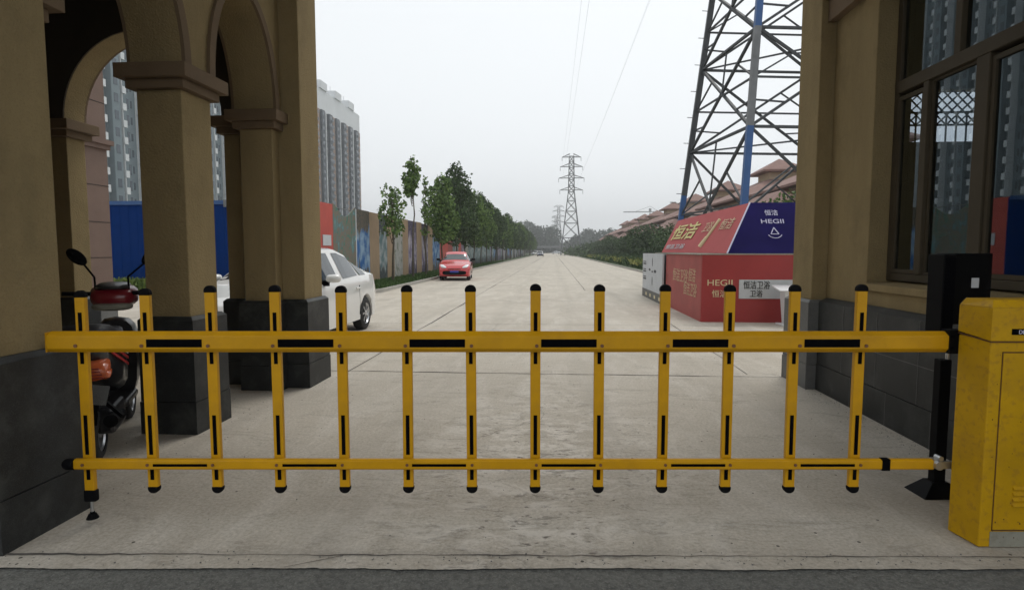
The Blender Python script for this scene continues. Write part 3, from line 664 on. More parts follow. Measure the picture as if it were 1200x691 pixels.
# black post with reader boxes
po = thing('reader_post', 'black steel post on a flared foot plate behind the right end of the barrier arm', 'post', tuple(B(2.72, 3.62)), YAW)
MB().cyl((.03, 0, .86), (.03, 0, 1.12), .014).build('upper_rod', 'steel', po, smooth=40)
MB().box(-.035, .035, -.03, .03, .02, .87).build('post', 'black_metal', po, bevel=.004)
MB().hexa([(-.14, -.10, 0), (.14, -.10, 0), (.14, .10, 0), (-.14, .10, 0), (-.055, -.045, .085), (.055, -.045, .085), (.055, .045, .085), (-.055, .045, .085)]).build('foot_plate', 'black_metal', po, bevel=.003)
rb = thing('card_reader_box', 'black reader box with a small square white sticker, on the post behind the yellow cabinet', 'reader box', tuple(B(2.76, 3.62, 1.101)), YAW)
MB().box(-.06, .17, -.08, .08, 0, .435).build('box', 'black_metal', rb, bevel=.006)
MB().box(.045, .09, -.083, -.0805, .225, .285).build('sticker', 'white_dirty', rb)
sb = thing('display_box', 'narrow black box fixed to the left of the larger reader box', 'display box', tuple(B(2.635, 3.58, 1.03)), YAW)
MB().box(-.035, .04, -.085, .05, .02, .50).build('box', 'black_metal', sb, bevel=.005)
MB().box(-.028, .035, -.088, -.0855, .04, .48).build('front_glass', 'black_tape', sb)

# ================================================================ SCOOTER
sc = thing('motor_scooter', 'dark red and black motor scooter with one round mirror, parked between the porch columns', 'scooter', (-3.375, 3.98, 0), R(28))
# local +y is forward, rear wheel centre at origin
def wheel(parent, y, r, wd, nm='wheel'):
    wb = MB(); pr = [(-wd/2, r*.66), (-wd/2, r*.86), (-wd*.36, r*.97), (0, r), (wd*.36, r*.97), (wd/2, r*.86), (wd/2, r*.66)]
    wb.lathe(pr, (0, y, r), 'x', 32); o = wb.build(nm, 'tyre', parent, smooth=50)
    rb_ = MB(); rb_.lathe([(-wd*.35, r*.68), (-wd*.42, r*.66), (-wd*.30, r*.60), (wd*.30, r*.60), (wd*.42, r*.66), (wd*.35, r*.68)], (0, y, r), 'x', 32)
    for j in range(5):
        a = 2*PI*j/5; rb_.bar((0, y, r), (0, y+math.cos(a)*r*.62, r+math.sin(a)*r*.62), .03)
    rb_.cyl((-wd*.4, y, r), (wd*.4, y, r), r*.17, n=16); rb_.build('rim', 'rim', o, smooth=40)
    return o
wheel(sc, 0, .205, .095); wheel(sc, 1.20, .205, .09)
def loft(secs, name, m, parent, smooth=60, n=16, bevel=0):
    mb = MB(); rings = []
    for (y, cx, cz, rx, rz, e) in secs:      # superellipse sections across y
        ring_ = []
        for i in range(n):
            t = 2*PI*i/n; c, s = math.cos(t), math.sin(t)
            ring_.append(mb.bm.verts.new((cx+rx*math.copysign(abs(c)**e, c), y, cz+rz*math.copysign(abs(s)**e, s))))
        rings.append(ring_)
    for A, Bq in zip(rings, rings[1:]):
        for i in range(n):
            j = (i+1) % n; mb.bm.faces.new((A[i], A[j], Bq[j], Bq[i]))
    mb.bm.faces.new(rings[0]); mb.bm.faces.new(rings[-1])
    return mb.build(name, m, parent, smooth=smooth)
loft([(-.30, 0, .88, .05, .04, .7), (-.25, 0, .86, .12, .08, .7), (-.05, 0, .78, .15, .15, .7), (.20, 0, .70, .16, .20, .7), (.45, 0, .62, .15, .20, .7), (.52, 0, .57, .12, .12, .7)], 'rear_body', 'scooter_black', sc)
for s_ in (-1, 1):
    for kk, (zz, mm) in enumerate(((.86, 'stripe_red'), (.90, 'white'), (.81, 'stripe_red'))):
        MB().hexa([(s_*.150, -.12, zz), (s_*.176, .30, zz-.16), (s_*.182, .30, zz-.16), (s_*.160, -.12, zz), (s_*.150, -.12, zz+.018), (s_*.176, .30, zz-.14), (s_*.182, .30, zz-.14), (s_*.160, -.12, zz+.018)]).build('stripe', mm, sc)
loft([(-.28, 0, .97, .10, .03, .6), (-.22, 0, .99, .14, .05, .6), (0, 0, .96, .15, .06, .6), (.3, 0, .89, .15, .06, .6), (.5, 0, .90, .12, .05, .6), (.60, 0, .88, .08, .03, .6)], 'seat', 'seat_black', sc)
loft([(-.345, 0, .71, .11, .02, .6), (-.33, 0, .71, .155, .055, .6), (-.24, 0, .72, .165, .075, .6), (-.15, 0, .74, .15, .06, .6)], 'tail_lamp', 'orange_lens', sc)
o = MB()
for q in range(4): o.box(-.14+.008*q, .14-.008*q, -.350, -.330, .675+.022*q, .680+.022*q)
o.build('lamp_rib', 'scooter_red', sc)
for s_ in (-1, 1): loft([(-.33, s_*.135, .69, .02, .015, .8), (-.30, s_*.135, .69, .04, .03, .8), (-.20, s_*.125, .70, .04, .03, .8)], 'indicator', 'orange_lens', sc)
o = MB(); 
for j in range(9):
    a0 = R(20+12*j); a1 = R(32+12*j); r0 = .265
    f0 = lambda a, s_: (s_*.07, -math.cos(a)*r0*1.0, .235+math.sin(a)*r0)
    o.hexa([f0(a0, -1), f0(a1, -1), f0(a1, 1), f0(a0, 1)]+[(p[0], p[1]*1.03, (p[2]-.235)*1.03+.235) for p in (f0(a0, -1), f0(a1, -1), f0(a1, 1), f0(a0, 1))])
o.build('mudguard', 'black_rubber', sc)
o = MB().bar((0, -.22, .62), (.26, -.44, .42), .022); o.build('plate_bracket', 'black_rubber', sc)
MB().hexa([(.06, -.42, .52), (.16, -.42, .50), (.16, -.415, .50), (.06, -.415, .52), (.08, -.37, .64), (.18, -.37, .62), (.18, -.365, .62), (.08, -.365, .64)]).build('number_plate', 'granite_grey', sc)
MB().box(-.14, .14, .45, .90, .28, .34).build('footboard', 'scooter_black', sc, bevel=.02)
loft([(.84, 0, .62, .15, .34, .6), (.92, 0, .64, .16, .34, .6), (1.02, 0, .66, .15, .30, .6), (1.10, 0, .62, .08, .2, .6)], 'leg_shield', 'scooter_black', sc)
loft([(.72, 0, 1.15, .08, .03, .7), (.76, 0, 1.15, .15, .07, .7), (.90, 0, 1.17, .18, .10, .7), (1.02, 0, 1.15, .16, .09, .7), (1.10, 0, 1.10, .10, .06, .7)], 'handlebar_cowl', 'scooter_red', sc)
loft([(.70, 0, 1.08, .08, .02, .7), (.735, 0, 1.08, .14, .03, .7), (.80, 0, 1.08, .15, .04, .7)], 'cowl_trim', 'light_glass' if False else 'grey_worn', sc)
loft([(.74, 0, 1.24, .07, .01, .7), (.80, 0, 1.24, .12, .035, .7), (.92, 0, 1.255, .12, .03, .7)], 'instrument_panel', 'scooter_black', sc)
for s_ in (-1, 1):
    MB().cyl((s_*.15, .80, 1.19), (s_*.33, .72, 1.20), .018, n=12).build('handlebar_grip', 'black_rubber', sc, smooth=40)
    mb = MB().cyl((s_*.12, .82, 1.22), (s_*.12, .80, 1.33), .008, n=8).cyl((s_*.12, .80, 1.33), (s_*.23+.03, .80, 1.46), .008, n=8)
    mm = mb.build('mirror_stem', 'black_rubber', sc)
    MB().ball((s_*.265+.03, .80, 1.50), 1, (.088, .024, .05), 20, rot=Matrix.Rotation(-s_*R(45), 4, 'Y')).build('mirror', 'black_rubber', mm, smooth=60)
MB().cyl((0, 1.24, .24), (0, 1.0, .95), .03).build('fork', 'steel', sc)
MB().cyl((.14, .15, .30), (.16, -.30, .36), .04, .045, n=14).build('exhaust', 'black_metal', sc, smooth=40)
MB().box(.02, .14, -.06, .35, .20, .40).build('engine', 'scooter_black', sc, bevel=.03)
MB().bar((-.08, .35, .25), (-.16, .42, .01), .02).build('side_stand', 'steel', sc)

# ================================================================ CARS
def make_car(name, label, paint, Lc, Wc, Hc, kind, loc, rz, group=None, plate='plate_blue', detail=True, mirror=None):
    car = thing(name, label, 'car', loc, rz, group)     # local +y = front, origin at centre on the ground
    hw = Wc/2; r = .325; zc = r
    yw = (Lc*.5-.86, -Lc*.5+.83)
    if kind == 'hatch': # f from front
        prof = [(0, .55, .50, 0), (.012, .66, .66, 0), (.05, .78, .80, 0), (.12, .86, .86, 0), (.24, .97, .93, 0), (.27, 1.0, .95, 0), (.45, 1.40*Hc/1.5, .96, 1), (.52, Hc, .96, 1), (.66, Hc+.01, .97, 1), (.84, Hc-.05, 1.0, 1), (.91, Hc-.16, 1.02, 1), (.965, 1.05, 1.02, 0), (.985, .85, .85, 0), (1, .55, .52, 0)]
    else:
        prof = [(0, .52, .48, 0), (.012, .64, .62, 0), (.05, .76, .76, 0), (.12, .86, .85, 0), (.26, 1.00, .95, 0), (.28, 1.02, .97, 0), (.42, Hc-.05, 1.0, 1), (.48, Hc, 1.0, 1), (.62, Hc, 1.03, 1), (.73, Hc-.10, 1.06, 1), (.88, 1.14, 1.08, 1), (.95, 1.11, 1.07, 0), (.985, 1.0, .98, 0), (1, .62, .60, 0)]
    def interp(f):
        for a, b_ in zip(prof, prof[1:]):
            if a[0] <= f <= b_[0]:
                u = (f-a[0])/(b_[0]-a[0]); return a[1]+(b_[1]-a[1])*u, a[2]+(b_[2]-a[2])*u
        return prof[-1][1:3]
    fs = sorted(set([p[0] for p in prof] + [i/60 for i in range(61)] + [(Lc/2-(w_+d))/Lc for w_ in yw for d in (-.39, -.375, -.36, -.33, -.28, .28, .33, .36, .375, .39)]))
    mb = MB(); rows = []; info = []
    for f in fs:
        y = Lc/2 - f*Lc; zr, zb = interp(f)
        taper = 1 - .10*max(0, (.10-f)/.10)**2 - .09*max(0, (f-.90)/.10)**2
        h = hw*taper; zl = .22 + .10*max(0, (.04-f)/.04) + .12*max(0, (f-.95)/.05)
        arch = 0
        for w_ in yw:
            d = abs(y-w_)
            if d < .375: zl = max(zl, zc+math.sqrt(max(.375**2-d*d, 0))-.02)
        cab = max(0, zr-zb-.05); hr = h*(.90 if cab <= 0 else max(.66, .90-.42*cab/.5))
        zb2 = min(zb, zr-.01)
        zm = max(.56, zl+.03)
        zb2 = max(zb2, zm+.03); zr = max(zr, zb2+.01)
        P_ = [(0, max(zl, .24) if zl < .3 else zl), (h*.93, zl), (h*.985, zl+.025), (h, zm), (h*.995, (zm+zb2)/2+.03), (h*.955, zb2), (hr+.0, zr-.035*min(1, cab*5+.3)), (hr*.82, zr), (0, zr+.02)]
        info.append((y, P_, f, cab))
        rows.append([mb.bm.verts.new((x, y, z)) for x, z in P_] + [mb.bm.verts.new((-x, y, z)) for x, z in P_[1:-1]][::-1])
    nr = len(rows[0])
    for A, Bq in zip(rows, rows[1:]):
        for i in range(nr):
            j = (i+1) % nr; mb.bm.faces.new((A[i], A[j], Bq[j], Bq[i]))
    mb.bm.faces.new(rows[0]); mb.bm.faces.new(rows[-1][::-1])
    mb.build('body', paint, car, smooth=38)
    # glass
    def side_glass(f0, f1, s_):
        m2 = MB(); seq = [q for q in info if f0 <= q[2] <= f1]; prev = None
        for y, P_, f, cab in seq:
            a, c = Vector((P_[5][0], P_[5][1])), Vector((P_[6][0], P_[6][1]))
            lo = a.lerp(c, .06); hi = a.lerp(c, .90); e = Vector((.006, .003))
            cur = (Vector((s_*(lo.x+e.x), y, lo.y+e.y)), Vector((s_*(hi.x+e.x), y, hi.y+e.y)))
            if prev: m2.quad(prev[0], cur[0], cur[1], prev[1])
            prev = cur
        return m2.build('side_window', 'car_glass', car, smooth=40)
    ww = {'hatch': ((.335, .52), (.545, .70), (.72, .84)), 'sedan': ((.33, .53), (.555, .735), (.755, .84))}[kind]
    for s_ in (-1, 1):
        for f0, f1 in ww: side_glass(f0, f1, s_)
    def screen(f0, f1, nm):
        m2 = MB(); seq = [q for q in info if f0 <= q[2] <= f1]; prev = None
        for y, P_, f, cab in seq:
            cur = [Vector((s_*P_[i][0]*.97, y, P_[i][1]+.007)) for s_, i in ((-1, 6), (-1, 7), (1, 8), (1, 7), (1, 6))]
            if prev:
                for i in range(4): m2.quad(prev[i], prev[i+1], cur[i+1], cur[i])
            prev = cur
        return m2.build(nm, 'car_glass', car, smooth=40)
    if kind == 'hatch': screen(.285, .445, 'windscreen'); screen(.85, .955, 'rear_window')
    else: screen(.295, .415, 'windscreen'); screen(.745, .87, 'rear_window')
    MB().box(-hw+.16, hw-.16, -Lc/2+.3, Lc/2-.3, .20, .52).build('underbody', 'black_rubber', car)
    for w_ in yw:
        for s_ in (-1, 1):
            m2 = MB().lathe([(-.10, r*.62), (-.105, r*.85), (-.085, r*.97), (0, r), (.085, r*.97), (.105, r*.85), (.10, r*.62)], (0, 0, 0), 'x', 32)
            wh = m2.build('wheel', 'tyre', car, smooth=50, loc=(s_*(hw-.115), w_, r))
            m3 = MB().lathe([(s_*.088, r*.66), (s_*.10, r*.62), (s_*.075, r*.56), (s_*.02, r*.54)], (0, 0, 0), 'x', 32)
            for j in range(7):
                a = 2*PI*j/7; m3.hexa([(s_*.06, math.cos(a-.12)*r*.15, math.sin(a-.12)*r*.15), (s_*.06, math.cos(a-.06)*r*.6, math.sin(a-.06)*r*.6), (s_*.06, math.cos(a+.06)*r*.6, math.sin(a+.06)*r*.6), (s_*.06, math.cos(a+.12)*r*.15, math.sin(a+.12)*r*.15),
                                       (s_*.09, math.cos(a-.2)*r*.15, math.sin(a-.2)*r*.15), (s_*.088, math.cos(a-.1)*r*.6, math.sin(a-.1)*r*.6), (s_*.088, math.cos(a+.1)*r*.6, math.sin(a+.1)*r*.6), (s_*.09, math.cos(a+.2)*r*.15, math.sin(a+.2)*r*.15)])
            m3.cyl((s_*.02, 0, 0), (s_*.095, 0, 0), r*.17, n=14)
            m3.build('rim', 'rim', wh, smooth=40)
            MB().cyl((s_*.0, 0, 0), (s_*.03, 0, 0), r*.55, n=20).build('brake_disc', 'black_rubber', wh)
    for s_ in (-1, 1):
        loft([(Lc/2-.40, s_*hw*.84, .82, .04, .03, .7), (Lc/2-.26, s_*hw*.79, .79, .10, .05, .7), (Lc/2-.08, s_*hw*.66, .71, .13, .04, .7), (Lc/2-.01, s_*hw*.58, .69, .07, .02, .7)], 'headlight', 'light_glass', car)
        loft([(-Lc/2+.30, s_*hw*.86, .93, .03, .05, .7), (-Lc/2+.08, s_*hw*.78, .92, .10, .08, .7), (-Lc/2+.02, s_*hw*.72, .90, .10, .07, .7)], 'tail_light', 'red_car', car)
        f0 = .37; yy = Lc/2-f0*Lc
        mo = loft([(yy-.10, s_*(hw+.10), 1.10, .05, .03, .7), (yy-.07, s_*(hw+.11), 1.10, .11, .07, .7), (yy+.02, s_*(hw+.10), 1.10, .10, .065, .7), (yy+.07, s_*(hw+.07), 1.09, .05, .03, .7)], 'wing_mirror', mirror or paint, car)
        MB().box(s_*(hw-.06) if s_ > 0 else s_*(hw+.04), s_*(hw+.04) if s_ > 0 else s_*(hw-.06), yy-.04, yy+.03, .98, 1.07).build('mirror_foot', 'black_rubber', mo)
        for ya in (.06, -.92):
            MB().box(*sorted((s_*(hw+.002), s_*(hw+.022))), ya-.1, ya+.1, .84, .87).build('door_handle', paint, car, bevel=.005)
        for yl in (Lc/2-.315*Lc, Lc/2-.54*Lc, Lc/2-.73*Lc):
            MB().box(*sorted((s_*(hw*.985), s_*(hw+.0015))), yl-.004, yl+.004, .34, .90).build('door_seam', 'black_rubber', car)
    loft([(Lc/2-.12, 0, .42, hw*.82, .13, .5), (Lc/2+.006, 0, .42, hw*.74, .11, .5)], 'lower_grille', 'black_rubber', car)
    loft([(Lc/2-.15, 0, .62, hw*.5, .04, .5), (Lc/2-.0, 0, .60, hw*.42, .028, .5)], 'upper_grille', 'black_rubber', car)
    MB().box(-.22, .22, Lc/2+.006, Lc/2+.02, .43, .53).build('number_plate', plate, car)
    MB().box(-.22, .22, -Lc/2-.02, -Lc/2-.004, .60, .70).build('number_plate', plate, car)
    return car
white = make_car('parked_car', 'white car parked just beyond the porch corner, mostly hidden by it', 'white_car', 4.55, 1.80, 1.60, 'sedan', (-4.58, 9.80, 0), PI)
red = make_car('parked_car', 'small red hatchback facing the camera beside the left kerb', 'red_car', 3.75, 1.66, 1.50, 'hatch', (-5.30, 31.7, 0), PI+R(6), mirror='black_metal')
g2 = 'vehicles at the far end of the road'
make_car('far_car', 'dark car driving on the far end of the road, nearest of the far vehicles', 'dark_car', 4.5, 1.8, 1.6, 'sedan', (-3.6, 168, 0), PI, g2)
make_car('far_car', 'white car parked at the far left end of the road, beyond the dark car', 'white_car', 4.5, 1.8, 1.6, 'sedan', (-6.2, 215, 0), R(150), g2)
make_car('far_car', 'silver car standing far off just right of the road end', 'silver_car', 4.5, 1.8, 1.6, 'sedan', (1.5, 300, 0), R(100), g2)

# ================================================================ HOARDINGS
hb = thing('banner_hoarding', 'tall site hoarding covered in red, tan and printed picture banners along the left verge', 'hoarding', (-8.5, 60, 0))
XH = -8.5; ZB, ZHT = .15, 3.33
t = 20.35; i = 0
seq = [('hoard_red', 1.6), (0, 2.6), ('white_dirty', .12), (1, 1.75), ('tan_banner', 1.5), (2, 1.35), ('tan_banner', 1.35), (4, 1.7), ('tan_banner', 1.3), (3, 2.1), ('tan_banner', 1.4), (3, 1.9), ('tan_banner', 1.5), (1, 2.6), ('hoard_red', 3.4), ('red_board_side', 2.2), (2, 3.0), ('hoard_red', 1.6)]
rnd = random.Random(5)
while t < 175:
    m, wdt = seq[i] if i < len(seq) else (rnd.choice([3, 2, 3, 4, 'white_dirty', 'tower_grey', 1]), rnd.uniform(2.0, 3.6))
    z1 = ZHT + rnd.uniform(-.03, .03); mm = PIC[m] if isinstance(m, int) else m
    ob = MB().box(XH, XH+.04, t+.01, t+wdt-.01, ZB, z1)
    if i == 1:      # sagging loose top edge
        ob = MB(); n = 14
        pts = [(t+.01, ZB)] + [(t+wdt-.01, ZB)] + [(t+.01+(wdt-.02)*(1-q/n), z1+.05-.45*math.sin(PI*q/n)**1.5) for q in range(n+1)]
        ob.prism(pts, 'x', XH, XH+.04)
    ob = ob.build('banner', mm, hb); ob.data.transform(Matrix.Translation((8.5, -60, 0)))
    t += wdt; i += 1
fr = MB()
for kx in range(62):
    y = 20.4+2.5*kx; fr.cyl((XH-.08, y, 0), (XH-.08, y, 3.3), .03, n=6)
for z in (.3, 1.7, 3.25): fr.cyl((XH-.05, 21.2, z), (XH-.05, 175, z), .02, n=6)
ob = fr.build('frame', 'pylon_light', hb); ob.data.transform(Matrix.Translation((8.5, -60, 0)))
sgn = MB().box(XH+.045, XH+.06, 20.9, 21.7, 1.75, 2.15).build('notice', 'white_dirty', hb); sgn.data.transform(Matrix.Translation((8.5, -60, 0)))
bb = thing('blue_hoarding', 'plain blue corrugated site hoarding behind the porch', 'hoarding', (-20, 20.3, 0))
o = MB(); n = 0
for kx in range(140):
    x = -11.4+23*kx/140; d = .008 if kx % 2 else 0; o.box(x, x+23/140-.001, .0+d, .05+d, .1, 3.3)
o.build('sheeting', 'hoard_blue', bb)
MB().box(-11.4, 11.6, -.06, -.005, 3.22, 3.36).build('top_rail', 'pylon_blue', bb)
MB().box(8.2, 10.6, -.09, -.061, 3.12, 3.38).build('lamp_box', 'pylon_light', bb)

# ================================================================ BOOTH
bo = thing('promotion_booth', 'red promotional booth with a sloping pink and navy banner roof, beside the gatehouse', 'booth', (5.2, 13, 0))
BT = Matrix.Translation((-5.2, -13, 0))
def bp_(mb, name, m, **k): ob = mb.build(name, m, bo, **k); ob.data.transform(BT); return ob
bp_(MB().box(3.28, 7.4, 12.94, 20.4, .0, 1.44).box(4.1, 7.4, 20.4, 22.4, 0, 1.44), 'core', 'pylon')
bp_(MB().box(3.24, 7.5, 12.89, 12.935, .0, 1.465), 'front_board', 'red_board')
bp_(MB().box(3.235, 3.275, 12.936, 16.9, .0, 1.465), 'side_board', 'red_board_side')
bp_(MB().box(3.2, 7.5, 12.88, 16.95, 1.466, 1.49).box(3.9, 7.5, 16.95, 22.6, 1.466, 1.49), 'counter_top', 'grey_worn')
# sloping banner roof
def slab(pts, th, nrm): return MB().hexa([Vector(p)-Vector(nrm)*th for p in pts] + [Vector(p) for p in pts])
A0, A1 = Vector((4.02, 13.75, 1.50)), Vector((4.02, 21.9, 1.50)); T0, T1 = Vector((4.74, 14.5, 2.71)), Vector((4.78, 22.8, 2.71))
nS = (A1-A0).cross(T0-A0).normalized(); nS = nS if nS.x < 0 else -nS
bp_(slab([A0, A1, T1, T0], .03, nS), 'roof_side_banner', 'pink_red')
F1, FT = Vector((8.6, 13.75, 1.50)), Vector((8.0, 14.5, 2.71)); nF = Vector((0, -1.21, .75)).normalized()
bp_(slab([A0+Vector((.002, 0, 0)), F1, FT, T0+Vector((.002, 0, 0))], .03, nF), 'roof_front_banner', 'navy')
bp_(MB().cyl(A0+Vector((-.01, -.01, 0)), T0+Vector((-.01, -.01, 0)), .018, n=8), 'corner_trim', 'lilac')
upS = (T0-A0).normalized(); upF = Vector((0, .75, 1.21)).normalized()
def bt(*a, **k): ob = text(*a, bo, **k); ob.data.transform(BT); return ob
def onF(x, s_): return Vector((x, 13.75, 1.50)) + upF*s_ + nF*.006
bt('恒洁', .17, onF(5.03, 1.06), (1, 0, 0), upF, 'lilac', width=.30)
bt('HEGII', .17, onF(4.91, .82), (1, 0, 0), upF, 'lilac', width=.52)
c0 = onF(5.17, .52)
o = MB()
X_ = Vector((1, 0, 0)); tri = [c0+upF*.18, c0-X_*.09, c0+X_*.09]
for a, b_ in zip(tri, tri[1:]+tri[:1]): o.bar(a, b_, .018)
pr = None
for q in range(11):
    an = R(200+14*q); p = c0+upF*.02+X_*math.cos(an)*.16+upF*math.sin(an)*.13
    if pr is not None: o.bar(pr, p, .016)
    pr = p
bp_(o, 'emblem', 'lilac')
# side text runs along -Y (reader stands on the road side)
xs = Vector((0, -1, 0)); upn = (T0-A0); upn = (upn - xs*upn.dot(xs)).normalized()
def onS(y, s_): return Vector((4.02, y, 1.50)) + upn*s_ + nS*.008 + Vector((.0, 0, 0))
def onSide(y, s_):
    u = (y-A0.y); return A0 + (A1-A0).normalized()*u + upn*s_ + nS*.012
bt('恒洁', .66, onSide(21.8, .56), xs, upn, 'gold', width=3.5, bold=.01)
bt('恒洁卫浴', .2, onSide(21.6, .15), xs, upn, 'white_dirty', width=2.9)
bt('卫浴', .36, onSide(17.6, .72), xs, upn, 'faded_cream', width=.9); bt('恒洁', .36, onSide(15.9, .72), xs, upn, 'faded_cream', width=1.1)
o = MB()
p0 = onSide(16.6, .18); p1 = onSide(16.3, 1.05)
o.cyl(p0, p0.lerp(p1, .35), .075, .06, n=8); o.cyl(p0.lerp(p1, .35), p1, .045, .05, n=8)
bp_(o, 'painted_motif', 'cream')
# red side board lettering
xS = 3.231
bt('恒洁卫浴', .36, (xS, 15.9, .80), (0, -1, 0), (0, 0, 1), 'faded_cream', width=1.7, shear=.25)
bt('恒洁', .34, (xS, 14.1, .86), (0, -1, 0), (0, 0, 1), 'faded_cream', width=.7, shear=.25)
bt('恒洁卫浴', .34, (xS, 14.6, .52), (0, -1, 0), (0, 0, 1), 'faded_cream', width=1.3, shear=.25)
# front board lettering
bt('HEGII', .185, (3.36, 12.884, .80), (1, 0, 0), (0, 0, 1), 'cream', width=.53)
bt('恒洁', .17, (3.46, 12.884, .56), (1, 0, 0), (0, 0, 1), 'cream', width=.32)
bp_(MB().box(4.03, 5.9, 12.872, 12.886, .52, .93), 'white_banner', 'white_dirty')
bt('恒洁卫浴', .19, (4.12, 12.868, .745), (1, 0, 0), (0, 0, 1), 'ink', width=.56, bold=.001)
bt('卫浴', .16, (4.26, 12.868, .57), (1, 0, 0), (0, 0, 1), 'ink', width=.27, bold=.001)
wb = thing('white_display_board', 'white printed display board with grey skirting, at the far side of the red booth', 'display board', (3.16, 18.75, 0))
MB().box(-.02, .03, -1.8, 1.85, .28, 1.47).build('board', 'white_dirty', wb)
MB().box(-.025, .035, -1.8, 1.85, 0, .279).build('skirting', 'granite_grey', wb)
o = MB()
for y, z, ky, kz in ((-.1, 1.2, .7, 1.5), (-.6, .92, 2.2, .5), (.4, .95, 2, .4), (-.1, .6, .7, 1.5), (-.1, .9, 1.5, .3)):
    o.ball((-.021, y, z), .10, (.02, ky, kz), 10)
for y in (1.4,):
    for z in (1.1, .85, .6): o.box(-.024, -.021, y-.3, y+.3, z, z+.05).box(-.024, -.021, y-.3, y+.3, z+.08, z+.11)
o.build('printed_marks', 'pylon', wb)
for yy in (-1.4, -.6, .2, 1.0): MB().box(-.029, -.0255, yy-.12, yy+.12, .08, .18).build('printed_square', 'cream', wb)

pd = thing('white_lectern', 'white tapered lectern standing in front of the red booth', 'lectern', (4.98, 12.45, 0))
MB().box(-.25, .35, -.18, .2, 0, .035).build('base_plate', 'white', pd, bevel=.006)
MB().hexa([(-.15, -.11, .036), (.13, -.11, .036), (.13, .11, .036), (-.15, .11, .036), (-.20, -.15, .72), (.16, -.15, .72), (.16, .15, .72), (-.20, .15, .72)]).build('column', 'white', pd, bevel=.006)
MB().hexa([(-.34, -.24, .721), (.55, -.24, .721), (.55, .24, .78), (-.34, .24, .78), (-.34, -.24, .745), (.55, -.24, .745), (.55, .24, .83), (-.34, .24, .83)]).build('top', 'white', pd, bevel=.006)

# ================================================================ PYLONS
def lattice_tower(name, label, loc, Rb, phi, Zt, levels, legw, brw, lmat, bmat, arms=(), zwaist=None, blue=None, dens=True):
    tw = thing(name, label, 'pylon', loc, 0, None)
    def leg(k, z):
        a = phi + k*PI/2; rr = Rb*(1-z/Zt) if (zwaist is None or z < zwaist) else Rb*(1-zwaist/Zt)*(1-.25*(z-zwaist)/(levels[-1]-zwaist))
        return Vector((math.cos(a)*rr, math.sin(a)*rr, z))
    for k in range(4):
        if blue and k in blue:
            for z0, z1, m in blue[k]:
                mb = MB(); mb.bar(leg(k, z0), leg(k, z1), legw); mb.build('leg_section', m, tw)
        else:
            mb = MB()
            for z0, z1 in zip(levels, levels[1:]): mb.bar(leg(k, z0), leg(k, z1), legw)
            mb.build('leg', lmat, tw)
    for k in range(4):
        mb = MB()
        for z0, z1 in zip(levels, levels[1:]):
            a0, a1, b0, b1 = leg(k, z0), leg(k, z1), leg((k+1) % 4, z0), leg((k+1) % 4, z1)
            mb.bar(a0, b1, brw); mb.bar(b0, a1, brw); mb.bar(a1, b1, brw)
            if dens:
                ctr = (a0+b1+b0+a1)/4; zc = ctr.z
                la, lb = leg(k, zc), leg((k+1) % 4, zc)
                mb.bar(la, lb, brw*.7)
                mb.bar(ctr, (a1+b1)/2, brw*.6)
                mb.bar(a0.lerp(b1, .25), leg(k, z0+(z1-z0)*.27), brw*.6); mb.bar(b0.lerp(a1, .25), leg((k+1) % 4, z0+(z1-z0)*.27), brw*.6)
                mb.bar(a0.lerp(b1, .75), lb, brw*.6); mb.bar(b0.lerp(a1, .75), la, brw*.6)
        mb.build('bracing', bmat, tw)
    if dens:
        for z in levels[1:]: mb = MB(); mb.bar(leg(0, z), leg(2, z), brw*.6); mb.build('cross_brace', bmat, tw)
    for z, hw_ in arms:
        mb = MB(); b0 = .7
        for s_ in (-1, 1):
            for d in (-b0, b0):
                mb.bar((s_*.6, d, z), (s_*hw_, 0, z-.1), brw); mb.bar((s_*.6, d, z+1.0), (s_*hw_, 0, z-.1), brw)
            mb.bar((s_*hw_*.5, -b0*.5, z), (s_*hw_*.5, b0*.5, z), brw)
            mb.cyl((s_*hw_, 0, z-.1), (s_*hw_, 0, z-1.4), .07, n=6)
        mb.build('cross_arm', bmat, tw)
    return tw
ph = PI - R(37)      # leg 0: left/far, leg 1: near-left
levels = [.2, 6.9, 11.2, 15.0, 18.5, 21.6, 24.5, 27.2]
bt_ = thing
tw = lattice_tower('near_pylon', 'huge dark lattice pylon with a blue painted leg, rising behind the booth', (11.35, 30, 0), 5.75, ph, 44, levels, .27, .115, 'pylon', 'pylon',
    arms=((24, 4.2), (20, 4.6)), blue={1: [(.2, 6.9, 'pylon_blue'), (6.9, 11.2, 'pylon_light'), (11.2, 15.2, 'pylon_blue'), (15.2, 27, 'pylon')], 0: [(.2, 4.6, 'pylon_blue'), (4.6, 27.2, 'pylon')]})
o = MB()
for kk in range(40):
    z = 2+.45*kk; a = ph; rr = 5.75*(1-z/44); p = Vector((math.cos(a)*rr, math.sin(a)*rr, z)); 
    if kk % 3 == 0: o.cyl(p, p+Vector((-.45, -.1, 0)), .018, n=6)
o.build('step_bolt', 'pylon', tw)
lf = [.2, 6, 11, 15, 18.5, 21.5, 23.6, 25.6, 27.6, 29.6, 31.6, 33.4]
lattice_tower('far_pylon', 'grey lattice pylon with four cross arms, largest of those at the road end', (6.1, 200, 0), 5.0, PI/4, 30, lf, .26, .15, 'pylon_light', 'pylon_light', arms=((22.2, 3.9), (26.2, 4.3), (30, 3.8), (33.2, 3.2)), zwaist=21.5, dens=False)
lf2 = [.2, 8, 14, 18.5, 21.5, 25.6, 29.6, 33.4]
